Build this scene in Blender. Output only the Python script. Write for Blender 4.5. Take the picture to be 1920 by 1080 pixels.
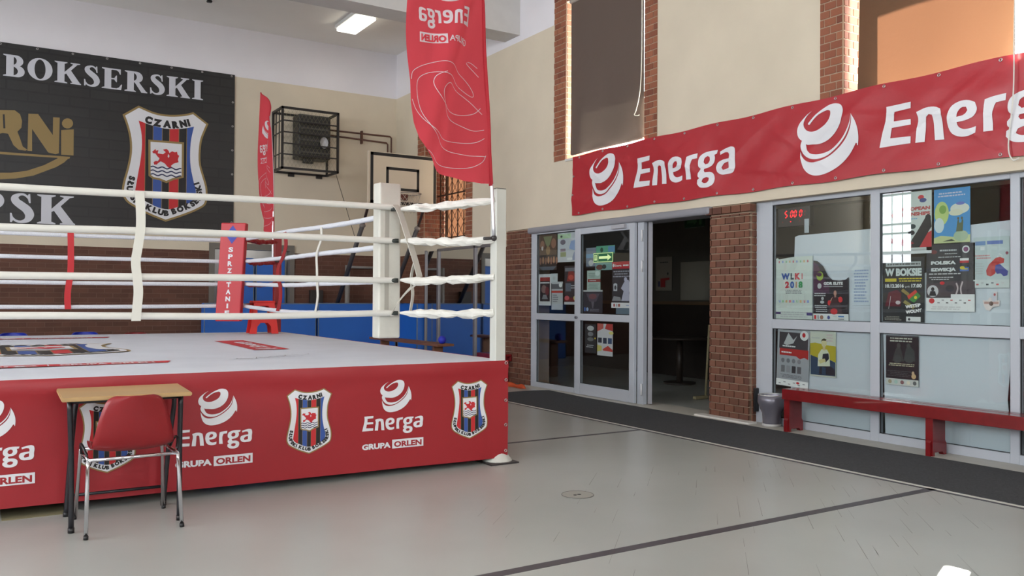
import bpy, bmesh, math, random
from math import pi, sin, cos, radians
from mathutils import Vector, Matrix
from mathutils.geometry import tessellate_polygon

random.seed(7)
for o in list(bpy.data.objects):
    bpy.data.objects.remove(o, do_unlink=True)
SC = bpy.context.scene
COL = SC.collection

# ------------------------------------------------------------------ camera, sky, sun, window light, exposure
cam_d = bpy.data.cameras.new('camera')
cam = bpy.data.objects.new('camera', cam_d); COL.objects.link(cam)
cam_d.sensor_width = 36.0
cam_d.lens = 1588.96 / 1920 * 36.0
cam_d.clip_start = 0.05
cam_d.clip_end = 200
_yaw, _pit, _rol = 0.559453571, 0.0110981451, 0.00642865758
_f = Vector((sin(_yaw) * cos(_pit), cos(_yaw) * cos(_pit), sin(_pit)))
_r = Vector((cos(_yaw), -sin(_yaw), 0)); _u = _r.cross(_f)
_r2 = cos(_rol) * _r + sin(_rol) * _u
_u2 = -sin(_rol) * _r + cos(_rol) * _u
cam.matrix_world = Matrix(((_r2.x, _u2.x, -_f.x, 0.0), (_r2.y, _u2.y, -_f.y, 0.0),
                           (_r2.z, _u2.z, -_f.z, 1.38), (0, 0, 0, 1)))
SC.camera = cam

SC.view_settings.view_transform = 'Standard'
SC.view_settings.look = 'None'
SC.view_settings.gamma = 1.0
SC.view_settings.use_curve_mapping = False
SC.view_settings.exposure = 0.0

SKY = 18.0            # bright hazy daylight outside
world = bpy.data.worlds.new('daylight'); SC.world = world
world.use_nodes = True
_bg = world.node_tree.nodes['Background']
_bg.inputs[0].default_value = (0.86, 0.93, 1.0, 1)
_bg.inputs[1].default_value = SKY

sun_d = bpy.data.lights.new('sun', 'SUN'); sun_d.energy = 400.0; sun_d.angle = radians(0.6)
sun_d.color = (1.0, 0.95, 0.88)
sun = bpy.data.objects.new('sun', sun_d); COL.objects.link(sun)
sun.rotation_euler = Vector((-1.0, -0.41, -1.14)).to_track_quat('-Z', 'Y').to_euler()
sun.location = (12, 5, 12)

# daylight through the tall windows of the left wall, the wall behind the camera and its windows
LEFT_X = -8.0
LEFT_WIN = [(14.7, 16.05), (7.2, 10.0), (3.0, 6.0), (-2.0, 1.2)]
WIN_Z = (2.45, 5.6)
DAY = 14.6
def window_light(name, loc, rot, w, h, col=(0.90, 0.95, 1.0), k=1.0):
    d = bpy.data.lights.new(name, 'AREA'); d.shape = 'RECTANGLE'; d.size = w; d.size_y = h
    d.energy = DAY * k * pi * w * h; d.color = col
    o = bpy.data.objects.new(name, d); COL.objects.link(o)
    o.location = loc; o.rotation_euler = rot
    return o
for a, b in LEFT_WIN:
    window_light('window_daylight', (LEFT_X - 0.22, (a + b) / 2, sum(WIN_Z) / 2), (0, -pi / 2, 0), WIN_Z[1] - WIN_Z[0], b - a)
FRONT_Y = -6.0
FRONT_WIN = [(-6.4, -3.6), (-1.6, 1.2), (3.0, 5.8)]
for a, b in FRONT_WIN:
    window_light('window_daylight', ((a + b) / 2, FRONT_Y - 0.22, 3.7), (pi / 2, 0, 0), b - a, 3.4, k=0.42)

# ------------------------------------------------------------------ materials
_M = {}
def lin(c):
    c = c / 255.0
    return c / 12.92 if c <= 0.04045 else ((c + 0.055) / 1.055) ** 2.4
def rgb(c, k=1.0):
    return (lin(c[0]) * k, lin(c[1]) * k, lin(c[2]) * k, 1)
def mat(name, c=(128, 128, 128), rough=0.6, metal=0.0, spec=0.5, mottle=0.0, mscale=6.0, bump=0.0, bscale=60.0, emit=0.0, sheen=0.0, coat=0.0):
    if name in _M: return _M[name]
    m = bpy.data.materials.new(name); m.use_nodes = True
    nt = m.node_tree; b = nt.nodes['Principled BSDF']
    b.inputs['Base Color'].default_value = rgb(c)
    b.inputs['Roughness'].default_value = rough
    b.inputs['Metallic'].default_value = metal
    b.inputs['Specular IOR Level'].default_value = spec
    if coat: b.inputs['Coat Weight'].default_value = coat
    if emit:
        b.inputs['Emission Color'].default_value = rgb(c); b.inputs['Emission Strength'].default_value = emit
    if mottle or bump:
        tc = nt.nodes.new('ShaderNodeTexCoord')
        if mottle:
            n = nt.nodes.new('ShaderNodeTexNoise'); n.inputs['Scale'].default_value = mscale; n.inputs['Detail'].default_value = 6
            nt.links.new(tc.outputs['Object'], n.inputs['Vector'])
            r = nt.nodes.new('ShaderNodeMapRange')
            r.inputs[1].default_value = 0.3; r.inputs[2].default_value = 0.7
            r.inputs[3].default_value = 1 - mottle; r.inputs[4].default_value = 1 + mottle
            nt.links.new(n.outputs['Fac'], r.inputs[0])
            mx = nt.nodes.new('ShaderNodeVectorMath'); mx.operation = 'SCALE'
            mx.inputs[0].default_value = rgb(c)[:3]
            nt.links.new(r.outputs[0], mx.inputs['Scale'])
            nt.links.new(mx.outputs[0], b.inputs['Base Color'])
        if bump:
            n2 = nt.nodes.new('ShaderNodeTexNoise'); n2.inputs['Scale'].default_value = bscale; n2.inputs['Detail'].default_value = 4
            nt.links.new(tc.outputs['Object'], n2.inputs['Vector'])
            bp = nt.nodes.new('ShaderNodeBump'); bp.inputs['Strength'].default_value = bump; bp.inputs['Distance'].default_value = 0.02
            nt.links.new(n2.outputs['Fac'], bp.inputs['Height'])
            nt.links.new(bp.outputs[0], b.inputs['Normal'])
    _M[name] = m
    return m

def glass_mat(name, tint=(246, 249, 249), mirror=0.0):
    if name in _M: return _M[name]
    m = bpy.data.materials.new(name); m.use_nodes = True; nt = m.node_tree
    nt.nodes.clear()
    out = nt.nodes.new('ShaderNodeOutputMaterial')
    tr = nt.nodes.new('ShaderNodeBsdfTransparent'); tr.inputs[0].default_value = rgb(tint)
    gl = nt.nodes.new('ShaderNodeBsdfGlossy'); gl.inputs['Roughness'].default_value = 0.01
    gl.inputs[0].default_value = (1, 1, 1, 1)
    lw = nt.nodes.new('ShaderNodeLayerWeight'); lw.inputs[0].default_value = 0.5
    pw = nt.nodes.new('ShaderNodeMath'); pw.operation = 'POWER'; pw.inputs[1].default_value = 5.0
    ma = nt.nodes.new('ShaderNodeMath'); ma.operation = 'MULTIPLY_ADD'; ma.inputs[1].default_value = 0.96 - mirror; ma.inputs[2].default_value = 0.04 + mirror
    nt.links.new(lw.outputs['Facing'], pw.inputs[0]); nt.links.new(pw.outputs[0], ma.inputs[0])
    mx = nt.nodes.new('ShaderNodeMixShader'); nt.links.new(ma.outputs[0], mx.inputs[0])
    nt.links.new(tr.outputs[0], mx.inputs[1]); nt.links.new(gl.outputs[0], mx.inputs[2])
    nt.links.new(mx.outputs[0], out.inputs[0])
    _M[name] = m
    return m

def cloth_mat(name, c, trans, k=0.5, rough=0.7):
    """woven fabric that lets some light through"""
    if name in _M: return _M[name]
    m = bpy.data.materials.new(name); m.use_nodes = True; nt = m.node_tree
    b = nt.nodes['Principled BSDF']; b.inputs['Base Color'].default_value = rgb(c); b.inputs['Roughness'].default_value = rough
    b.inputs['Specular IOR Level'].default_value = 0.25
    t = nt.nodes.new('ShaderNodeBsdfTranslucent'); t.inputs[0].default_value = rgb(trans)
    tc = nt.nodes.new('ShaderNodeTexCoord')
    w = nt.nodes.new('ShaderNodeTexNoise'); w.inputs['Scale'].default_value = 5.0; w.inputs['Detail'].default_value = 5
    nt.links.new(tc.outputs['Object'], w.inputs['Vector'])
    bp = nt.nodes.new('ShaderNodeBump'); bp.inputs['Strength'].default_value = 0.15; bp.inputs['Distance'].default_value = 0.05
    nt.links.new(w.outputs['Fac'], bp.inputs['Height']); nt.links.new(bp.outputs[0], b.inputs['Normal'])
    mx = nt.nodes.new('ShaderNodeMixShader'); mx.inputs[0].default_value = k
    out = nt.nodes['Material Output']
    nt.links.new(b.outputs[0], mx.inputs[1]); nt.links.new(t.outputs[0], mx.inputs[2]); nt.links.new(mx.outputs[0], out.inputs[0])
    _M[name] = m
    return m

def brick_wall_mat(name, axes, c1, c2, cm, bw=0.14, bh=0.083, mortar=0.012, rough=0.8, bumpd=0.01):
    """brick pattern for surfaces too far away to tell the bricks apart; axes picks the wall's own two axes"""
    if name in _M: return _M[name]
    m = bpy.data.materials.new(name); m.use_nodes = True; nt = m.node_tree
    b = nt.nodes['Principled BSDF']; b.inputs['Roughness'].default_value = rough
    tc = nt.nodes.new('ShaderNodeTexCoord'); sp = nt.nodes.new('ShaderNodeSeparateXYZ'); cb = nt.nodes.new('ShaderNodeCombineXYZ')
    nt.links.new(tc.outputs['Object'], sp.inputs[0])
    nt.links.new(sp.outputs[axes[0]], cb.inputs[0]); nt.links.new(sp.outputs[axes[1]], cb.inputs[1])
    br = nt.nodes.new('ShaderNodeTexBrick'); br.inputs['Scale'].default_value = 1.0
    br.inputs['Brick Width'].default_value = bw; br.inputs['Row Height'].default_value = bh; br.inputs['Mortar Size'].default_value = mortar / 2
    br.inputs['Color1'].default_value = rgb(c1); br.inputs['Color2'].default_value = rgb(c2); br.inputs['Mortar'].default_value = rgb(cm)
    nt.links.new(cb.outputs[0], br.inputs['Vector'])
    n = nt.nodes.new('ShaderNodeTexNoise'); n.inputs['Scale'].default_value = 3.0; n.inputs['Detail'].default_value = 5
    nt.links.new(tc.outputs['Object'], n.inputs['Vector'])
    r = nt.nodes.new('ShaderNodeMapRange'); r.inputs[3].default_value = 0.75; r.inputs[4].default_value = 1.25
    nt.links.new(n.outputs['Fac'], r.inputs[0])
    mx = nt.nodes.new('ShaderNodeVectorMath'); mx.operation = 'SCALE'
    nt.links.new(br.outputs['Color'], mx.inputs[0]); nt.links.new(r.outputs[0], mx.inputs['Scale'])
    nt.links.new(mx.outputs[0], b.inputs['Base Color'])
    bp = nt.nodes.new('ShaderNodeBump'); bp.inputs['Strength'].default_value = 0.5; bp.inputs['Distance'].default_value = bumpd; bp.invert = True
    nt.links.new(br.outputs['Fac'], bp.inputs['Height']); nt.links.new(bp.outputs[0], b.inputs['Normal'])
    _M[name] = m
    return m

def brick_piece_mat(name, cols):
    """single bricks: colour varies from brick to brick"""
    if name in _M: return _M[name]
    m = bpy.data.materials.new(name); m.use_nodes = True; nt = m.node_tree
    b = nt.nodes['Principled BSDF']; b.inputs['Roughness'].default_value = 0.75
    oi = nt.nodes.new('ShaderNodeObjectInfo')
    cr = nt.nodes.new('ShaderNodeValToRGB'); cr.color_ramp.interpolation = 'LINEAR'
    e = cr.color_ramp.elements
    while len(e) < len(cols): e.new(0.5)
    for i, c in enumerate(cols):
        e[i].position = i / (len(cols) - 1); e[i].color = rgb(c)
    nt.links.new(oi.outputs['Random'], cr.inputs[0])
    tc = nt.nodes.new('ShaderNodeTexCoord')
    n = nt.nodes.new('ShaderNodeTexNoise'); n.inputs['Scale'].default_value = 14.0; n.inputs['Detail'].default_value = 6
    nt.links.new(tc.outputs['Object'], n.inputs['Vector'])
    r = nt.nodes.new('ShaderNodeMapRange'); r.inputs[3].default_value = 0.7; r.inputs[4].default_value = 1.3
    nt.links.new(n.outputs['Fac'], r.inputs[0])
    mx = nt.nodes.new('ShaderNodeVectorMath'); mx.operation = 'SCALE'
    nt.links.new(cr.outputs[0], mx.inputs[0]); nt.links.new(r.outputs[0], mx.inputs['Scale'])
    nt.links.new(mx.outputs[0], b.inputs['Base Color'])
    _M[name] = m
    return m

def floor_mat():
    m = bpy.data.materials.new('painted_parquet'); m.use_nodes = True; nt = m.node_tree
    b = nt.nodes['Principled BSDF']; b.inputs['Specular IOR Level'].default_value = 0.5
    tc = nt.nodes.new('ShaderNodeTexCoord')
    n = nt.nodes.new('ShaderNodeTexNoise'); n.inputs['Scale'].default_value = 0.8; n.inputs['Detail'].default_value = 8
    nt.links.new(tc.outputs['Object'], n.inputs['Vector'])
    cr = nt.nodes.new('ShaderNodeValToRGB')
    cr.color_ramp.elements[0].position = 0.3; cr.color_ramp.elements[0].color = rgb((166, 168, 163))
    cr.color_ramp.elements[1].position = 0.7; cr.color_ramp.elements[1].color = rgb((179, 181, 176))
    nt.links.new(n.outputs['Fac'], cr.inputs[0])
    nt.links.new(cr.outputs[0], b.inputs['Base Color'])
    b.inputs['Roughness'].default_value = 0.28
    return m

# ------------------------------------------------------------------ mesh helpers
class MB:
    """collects faces and links them as ONE mesh object"""
    def __init__(s): s.v = []; s.f = []; s.m = []; s.mats = []; s.smooth = []
    def mi(s, m):
        if m not in s.mats: s.mats.append(m)
        return s.mats.index(m)
    def add(s, vs, fs, m, smooth=False):
        o = len(s.v); s.v += [tuple(p) for p in vs]
        i = s.mi(m)
        for f in fs: s.f.append(tuple(o + k for k in f)); s.m.append(i); s.smooth.append(smooth)
        return s
    def quad(s, a, b, c, d, m): return s.add([a, b, c, d], [(0, 1, 2, 3)], m)
    def box(s, x0, x1, y0, y1, z0, z1, m, M=None):
        p = [Vector((x, y, z)) for z in (z0, z1) for y in (y0, y1) for x in (x0, x1)]
        if M is not None: p = [M @ q for q in p]
        return s.add(p, [(0, 2, 3, 1), (4, 5, 7, 6), (0, 1, 5, 4), (2, 6, 7, 3), (0, 4, 6, 2), (1, 3, 7, 5)], m)
    def cbox(s, x0, x1, y0, y1, z0, z1, m, b=0.01, M=None, seg=2):
        """box with rounded edges"""
        bm = bmesh.new(); bmesh.ops.create_cube(bm, size=1)
        for v in bm.verts:
            v.co = Vector(((x0 + x1) / 2 + v.co.x * (x1 - x0), (y0 + y1) / 2 + v.co.y * (y1 - y0), (z0 + z1) / 2 + v.co.z * (z1 - z0)))
        bmesh.ops.bevel(bm, geom=bm.edges[:], offset=b, segments=seg, profile=0.5, affect='EDGES')
        return s.bm(bm, m, M, smooth=False)
    def bm(s, bm, m, M=None, smooth=False):
        bm.verts.ensure_lookup_table()
        for i, v in enumerate(bm.verts): v.index = i
        s.add([(M @ v.co) if M is not None else v.co.copy() for v in bm.verts], [[v.index for v in f.verts] for f in bm.faces], m, smooth)
        bm.free(); return s
    def tube(s, pts, r, m, n=10, closed=False, caps=True, jitter=None):
        pts = [Vector(p) for p in pts]; N = len(pts)
        rs = r if isinstance(r, (list, tuple)) else [r] * N
        vs = []; prev = None
        for i, p in enumerate(pts):
            if closed: t = (pts[(i + 1) % N] - pts[i - 1])
            else: t = pts[min(i + 1, N - 1)] - pts[max(i - 1, 0)]
            t.normalize()
            if prev is None:
                a = Vector((0, 0, 1)) if abs(t.z) < 0.9 else Vector((1, 0, 0))
                e = t.cross(a).normalized()
            else:
                e = (prev - t * prev.dot(t))
                e = e.normalized() if e.length > 1e-6 else t.cross(Vector((0, 0, 1))).normalized()
            prev = e; g = t.cross(e)
            for k in range(n):
                a = 2 * pi * k / n
                q = rs[i] * (1 if jitter is None else jitter(i, k))
                vs.append(p + e * cos(a) * q + g * sin(a) * q)
        fs = []
        for i in range(N if closed else N - 1):
            j = (i + 1) % N
            for k in range(n):
                l = (k + 1) % n
                fs.append((i * n + k, i * n + l, j * n + l, j * n + k))
        o = len(s.v); s.add(vs, fs, m, True)
        if caps and not closed:
            s.f.append(tuple(o + k for k in reversed(range(n)))); s.m.append(s.mi(m)); s.smooth.append(False)
            s.f.append(tuple(o + (N - 1) * n + k for k in range(n))); s.m.append(s.mi(m)); s.smooth.append(False)
        return s
    def cyl(s, p, r, h, m, n=24, axis='z', r2=None):
        p = Vector(p); d = {'x': Vector((1, 0, 0)), 'y': Vector((0, 1, 0)), 'z': Vector((0, 0, 1))}[axis]
        return s.tube([p, p + d * h], [r, r if r2 is None else r2], m, n)
    def lathe(s, prof, c, m, n=32):
        c = Vector(c); vs = []; fs = []
        for (r, z) in prof:
            for k in range(n):
                a = 2 * pi * k / n; vs.append(c + Vector((r * cos(a), r * sin(a), z)))
        for i in range(len(prof) - 1):
            for k in range(n):
                l = (k + 1) % n
                fs.append((i * n + k, i * n + l, (i + 1) * n + l, (i + 1) * n + k))
        return s.add(vs, fs, m, True)
    def ball(s, c, r, m, n=16, sc=(1, 1, 1)):
        bm = bmesh.new(); bmesh.ops.create_uvsphere(bm, u_segments=n, v_segments=n // 2 + 2, radius=r)
        return s.bm(bm, m, Matrix.Translation(c) @ Matrix.Diagonal((*sc, 1)), smooth=True)
    def build(s, name, parent=None, loc=None):
        me = bpy.data.meshes.new(name)
        vs = s.v
        if loc is not None:
            L = Vector(loc); vs = [Vector(p) - L for p in vs]
        me.from_pydata([tuple(p) for p in vs], [], s.f)
        for m in s.mats: me.materials.append(m)
        me.polygons.foreach_set('material_index', s.m)
        me.polygons.foreach_set('use_smooth', s.smooth)
        me.update()
        o = bpy.data.objects.new(name, me); COL.objects.link(o)
        if loc is not None: o.location = loc
        if parent is not None: put(o, parent)
        return o

def world_loc(o):
    L = Vector((0, 0, 0))
    M = o.matrix_basis.copy(); p = o.parent
    while p is not None:
        M = p.matrix_basis @ M; p = p.parent
    return M
def put(o, parent):
    """parent without moving"""
    M = world_loc(parent).inverted() @ o.matrix_basis
    o.parent = parent; o.matrix_basis = M
def tag(o, label, cat, group=None, kind=None):
    o['label'] = label; o['category'] = cat
    if group: o['group'] = group
    if kind: o['kind'] = kind
    return o
def thing(name, label, cat, loc=(0, 0, 0), group=None, rz=0.0):
    o = bpy.data.objects.new(name, None); COL.objects.link(o)
    o.empty_display_size = 0.1
    o.location = loc; o.rotation_euler = (0, 0, rz)
    return tag(o, label, cat, group)
def struct(o, label=None):
    o['kind'] = 'structure'
    if label: o['label'] = label
    return o
def structure(name, loc=(0, 0, 0), label=None):
    o = bpy.data.objects.new(name, None); COL.objects.link(o); o.location = loc; o.empty_display_size = 0.1
    return struct(o, label)
def copy_tree(o, parent=None):
    c = o.copy(); COL.objects.link(c); c.parent = parent
    for ch in list(o.children): copy_tree(ch, c)
    return c

def spline(pts, k=6, closed=False):
    """Catmull-Rom through the points (any dimension)"""
    P = [tuple(p) for p in pts]; n = len(P); out = []
    rng = range(n if closed else n - 1)
    for i in rng:
        p0 = P[i - 1] if (closed or i > 0) else P[i]
        p1 = P[i]; p2 = P[(i + 1) % n]
        p3 = P[(i + 2) % n] if (closed or i + 2 < n) else p2
        for j in range(k):
            t = j / k
            out.append(tuple(0.5 * ((2 * b) + (-a + c) * t + (2 * a - 5 * b + 4 * c - d) * t * t + (-a + 3 * b - 3 * c + d) * t ** 3)
                             for a, b, c, d in zip(p0, p1, p2, p3)))
    if not closed: out.append(P[-1])
    return out

# ------------------------------------------------------------------ flat print (lettering, emblems) as thin geometry lying on its sheet
_TX = {}
def glyphs(body, bold=0.0):
    """2-D triangles of a line of text, cap height 1, left edge at 0"""
    key = (body, bold)
    if key in _TX: return _TX[key]
    def raw(t):
        cu = bpy.data.curves.new('t', 'FONT'); cu.body = t; cu.size = 1.0; cu.offset = bold; cu.resolution_u = 3
        cu.dimensions = '2D'; cu.fill_mode = 'FRONT'
        ob = bpy.data.objects.new('t', cu); COL.objects.link(ob)
        dg = bpy.context.evaluated_depsgraph_get()
        me = bpy.data.meshes.new_from_object(ob.evaluated_get(dg))
        me.calc_loop_triangles()
        v = [(q.co.x, q.co.y) for q in me.vertices]; t3 = [tuple(x.vertices) for x in me.loop_triangles]
        bpy.data.objects.remove(ob); bpy.data.meshes.remove(me); bpy.data.curves.remove(cu)
        return v, t3
    if '_H' not in _TX:
        v, _ = raw('H'); _TX['_H'] = max(q[1] for q in v)
    H = _TX['_H']
    v, t3 = raw(body)
    if not v: _TX[key] = ([], [], 0.3); return _TX[key]
    x0 = min(q[0] for q in v)
    v = [((q[0] - x0) / H, q[1] / H) for q in v]
    _TX[key] = (v, t3, max(q[0] for q in v))
    return _TX[key]

def clip(poly, a, lo, hi):
    for s_, lim in ((1, lo), (-1, hi)):
        out = []
        for i in range(len(poly)):
            p, q = poly[i - 1], poly[i]
            dp, dq = s_ * (p[a] - lim), s_ * (q[a] - lim)
            if (dp >= 0) != (dq >= 0):
                t = dp / (dp - dq); out.append(tuple(p[k] + t * (q[k] - p[k]) for k in (0, 1)))
            if dq >= 0: out.append(q)
        poly = out
        if not poly: return []
    return poly
def inset(poly, d):
    n = len(poly)
    A = sum(poly[i - 1][0] * poly[i][1] - poly[i][0] * poly[i - 1][1] for i in range(n))
    sg = 1 if A > 0 else -1; out = []
    for i in range(n):
        a, b, c = Vector(poly[i - 1]), Vector(poly[i]), Vector(poly[(i + 1) % n])
        e1 = (b - a).normalized(); e2 = (c - b).normalized()
        n1 = Vector((-e1.y, e1.x)) * sg; n2 = Vector((-e2.y, e2.x)) * sg
        m = n1 + n2
        k = d * 2 / max(m.length_squared, 0.8)
        out.append(tuple(b + m * k))
    return out
def ribbon(pts, w):
    P = [Vector(p[:2]) for p in pts]; n = len(P)
    W = w if isinstance(w, (list, tuple)) else [w] * n
    L, R = [], []
    for i in range(n):
        t = (P[min(i + 1, n - 1)] - P[max(i - 1, 0)]).normalized(); q = Vector((-t.y, t.x)) * W[i] / 2
        L.append(tuple(P[i] + q)); R.append(tuple(P[i] - q))
    return L, R
def ell(cx, cy, rx, ry, n=20): return [(cx + rx * cos(2 * pi * i / n), cy + ry * sin(2 * pi * i / n)) for i in range(n)]

def smooth(poly, k=4, ang=48):
    """round off a traced outline but keep its real corners"""
    P = [Vector(p) for p in poly]; n = len(P); out = []
    crn = []
    for i in range(n):
        a, b = P[i] - P[i - 1], P[(i + 1) % n] - P[i]
        crn.append(a.length < 1e-9 or b.length < 1e-9 or a.angle(b) > radians(ang))
    for i in range(n):
        p1, p2 = P[i], P[(i + 1) % n]; L = (p2 - p1).length
        def tan(j, q):
            if crn[j]: return (p2 - p1)
            a, b = P[j] - P[j - 1], P[(j + 1) % n] - P[j]
            t = a.normalized() * b.length + b.normalized() * a.length
            return t.normalized() * L if t.length > 1e-9 else (p2 - p1)
        m1, m2 = tan(i, 0), tan((i + 1) % n, 1)
        for j in range(k):
            t = j / k; t2 = t * t; t3 = t2 * t
            q = p1 * (2 * t3 - 3 * t2 + 1) + m1 * (t3 - 2 * t2 + t) + p2 * (-2 * t3 + 3 * t2) + m2 * (t3 - t2)
            out.append((q.x, q.y))
    return out

class Print:
    """2-D artwork; build() lays it on a surface: surf(u, v, offset) -> point"""
    def __init__(s): s.t = []
    def tri(s, pts, tris, m, layer=0, T=None):
        if T: pts = [T(p) for p in pts]
        s.t.append((pts, tris, m, layer)); return s
    def poly(s, loops, m, layer=0, T=None):
        if loops and not isinstance(loops[0][0], (tuple, list)): loops = [loops]
        flat = [p for l in loops for p in l]
        tr = tessellate_polygon([[Vector((p[0], p[1], 0)) for p in l] for l in loops])
        return s.tri([tuple(p) for p in flat], [tuple(t) for t in tr], m, layer, T)
    def rect(s, x0, y0, x1, y1, m, layer=0, T=None): return s.tri([(x0, y0), (x1, y0), (x1, y1), (x0, y1)], [(0, 1, 2), (0, 2, 3)], m, layer, T)
    def stroke(s, pts, w, m, layer=0, T=None):
        L, R = ribbon(pts, w); n = len(L); tr = []
        for i in range(n - 1): tr += [(i, n + i, n + i + 1), (i, n + i + 1, i + 1)]
        return s.tri(L + R, tr, m, layer, T)
    def text(s, body, x0, y0, x1, h, m, layer=0, bold=0.0, T=None, rot=0.0):
        v, t, w = glyphs(body, bold)
        if not v: return s
        k = (x1 - x0) / w if x1 is not None else h
        c, sn = cos(rot), sin(rot)
        pts = [(x0 + p[0] * k * c - p[1] * h * sn, y0 + p[0] * k * sn + p[1] * h * c) for p in v]
        return s.tri(pts, t, m, layer, T)
    def text_path(s, body, path, h, m, layer=0, bold=0.0, T=None, a=0.0, b=1.0, wk=1.0):
        P = [Vector(p) for p in spline(path, 8)]
        d = [0.0]
        for i in range(1, len(P)): d.append(d[-1] + (P[i] - P[i - 1]).length)
        A, B = a * d[-1], b * d[-1]
        ws = [glyphs(ch, bold)[2] if ch != ' ' else 0.45 for ch in body]
        tot = sum(ws); pos = A
        sp = (B - A) / tot
        for ch, w in zip(body, ws):
            mid = pos + w * sp / 2; pos += w * sp
            if ch == ' ': continue
            i = max(1, next((q for q in range(len(d)) if d[q] >= mid), len(d) - 1))
            t = (mid - d[i - 1]) / max(d[i] - d[i - 1], 1e-9)
            c = P[i - 1].lerp(P[i], t); tg = (P[i] - P[i - 1]).normalized(); nn = Vector((-tg.y, tg.x))
            v, tr, gw = glyphs(ch, bold)
            kx = min(h * wk, sp * 0.86)
            s.tri([tuple(c + tg * ((p[0] - gw / 2) * kx) + nn * (p[1] * h)) for p in v], tr, m, layer, T)
        return s
    def build(s, name, surf, parent=None, step=None, base=0.0015, lay=0.0008):
        mb = MB()
        for pts, tris, m, layer in s.t:
            if step:
                bm = bmesh.new(); vs = [bm.verts.new((p[0], p[1], 0)) for p in pts]
                for t in tris:
                    try: bm.faces.new([vs[i] for i in t])
                    except ValueError: pass
                for ax in (0, 1):
                    lo = min(p[ax] for p in pts); hi = max(p[ax] for p in pts)
                    q = math.floor(lo / step) * step + step
                    while q < hi:
                        no = Vector((1, 0, 0)) if ax == 0 else Vector((0, 1, 0))
                        bmesh.ops.bisect_plane(bm, geom=bm.verts[:] + bm.edges[:] + bm.faces[:], plane_co=no * q, plane_no=no, dist=1e-6)
                        q += step
                bm.verts.ensure_lookup_table()
                for i, v in enumerate(bm.verts): v.index = i
                mb.add([surf(v.co.x, v.co.y, base + layer * lay) for v in bm.verts], [[v.index for v in f.verts] for f in bm.faces], m)
                bm.free()
            else:
                mb.add([surf(p[0], p[1], base + layer * lay) for p in pts], tris, m)
        return mb.build(name, parent)
# ---- outlines of the printed marks (height 1, except GOLD in metres)
EMBLEM= [[(0.274, 0.958), (0.212, 0.929), (0.12, 0.868), (0.042, 0.801), (0.004, 0.73), (0.0, 0.661), (0.028, 0.59), (0.079, 0.547), (0.15, 0.484), (0.276, 0.461), (0.4, 0.451), (0.522, 0.474), (0.628, 0.525), (0.72, 0.605), (0.785, 0.713), (0.81, 0.82), (0.803, 0.9), (0.764, 0.963), (0.693, 0.993), (0.6, 1.0), (0.494, 0.969), (0.371, 0.911), (0.274, 0.847), (0.198, 0.785), (0.198, 0.768), (0.226, 0.762), (0.248, 0.782), (0.317, 0.84), (0.399, 0.888), (0.494, 0.918), (0.56, 0.922), (0.59, 0.905), (0.597, 0.853), (0.574, 0.789), (0.521, 0.73), (0.44, 0.686), (0.345, 0.656), (0.248, 0.655), (0.171, 0.685), (0.129, 0.733), (0.117, 0.788), (0.141, 0.847), (0.205, 0.912)], [(0.079, 0.553), (0.058, 0.485), (0.072, 0.424), (0.122, 0.348), (0.199, 0.279), (0.29, 0.243), (0.4, 0.236), (0.522, 0.262), (0.642, 0.328), (0.76, 0.414), (0.849, 0.504), (0.909, 0.607), (0.938, 0.709), (0.945, 0.779), (0.919, 0.678), (0.874, 0.586), (0.798, 0.487), (0.694, 0.402), (0.576, 0.334), (0.454, 0.306), (0.332, 0.308), (0.242, 0.337), (0.185, 0.403), (0.15, 0.487)], [(0.062, 0.385), (0.072, 0.296), (0.095, 0.198), (0.123, 0.13), (0.187, 0.058), (0.277, 0.013), (0.388, 0.0), (0.509, 0.013), (0.629, 0.044), (0.747, 0.096), (0.85, 0.167), (0.926, 0.245), (1.014, 0.375), (1.033, 0.366), (1.037, 0.337), (1.05, 0.337), (1.058, 0.457), (1.045, 0.569), (1.007, 0.685), (0.946, 0.801), (0.953, 0.75), (0.948, 0.694), (0.922, 0.583), (0.861, 0.477), (0.785, 0.399), (0.682, 0.322), (0.576, 0.26), (0.468, 0.218), (0.359, 0.198), (0.263, 0.199), (0.18, 0.228), (0.115, 0.29), (0.079, 0.354)]]
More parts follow.
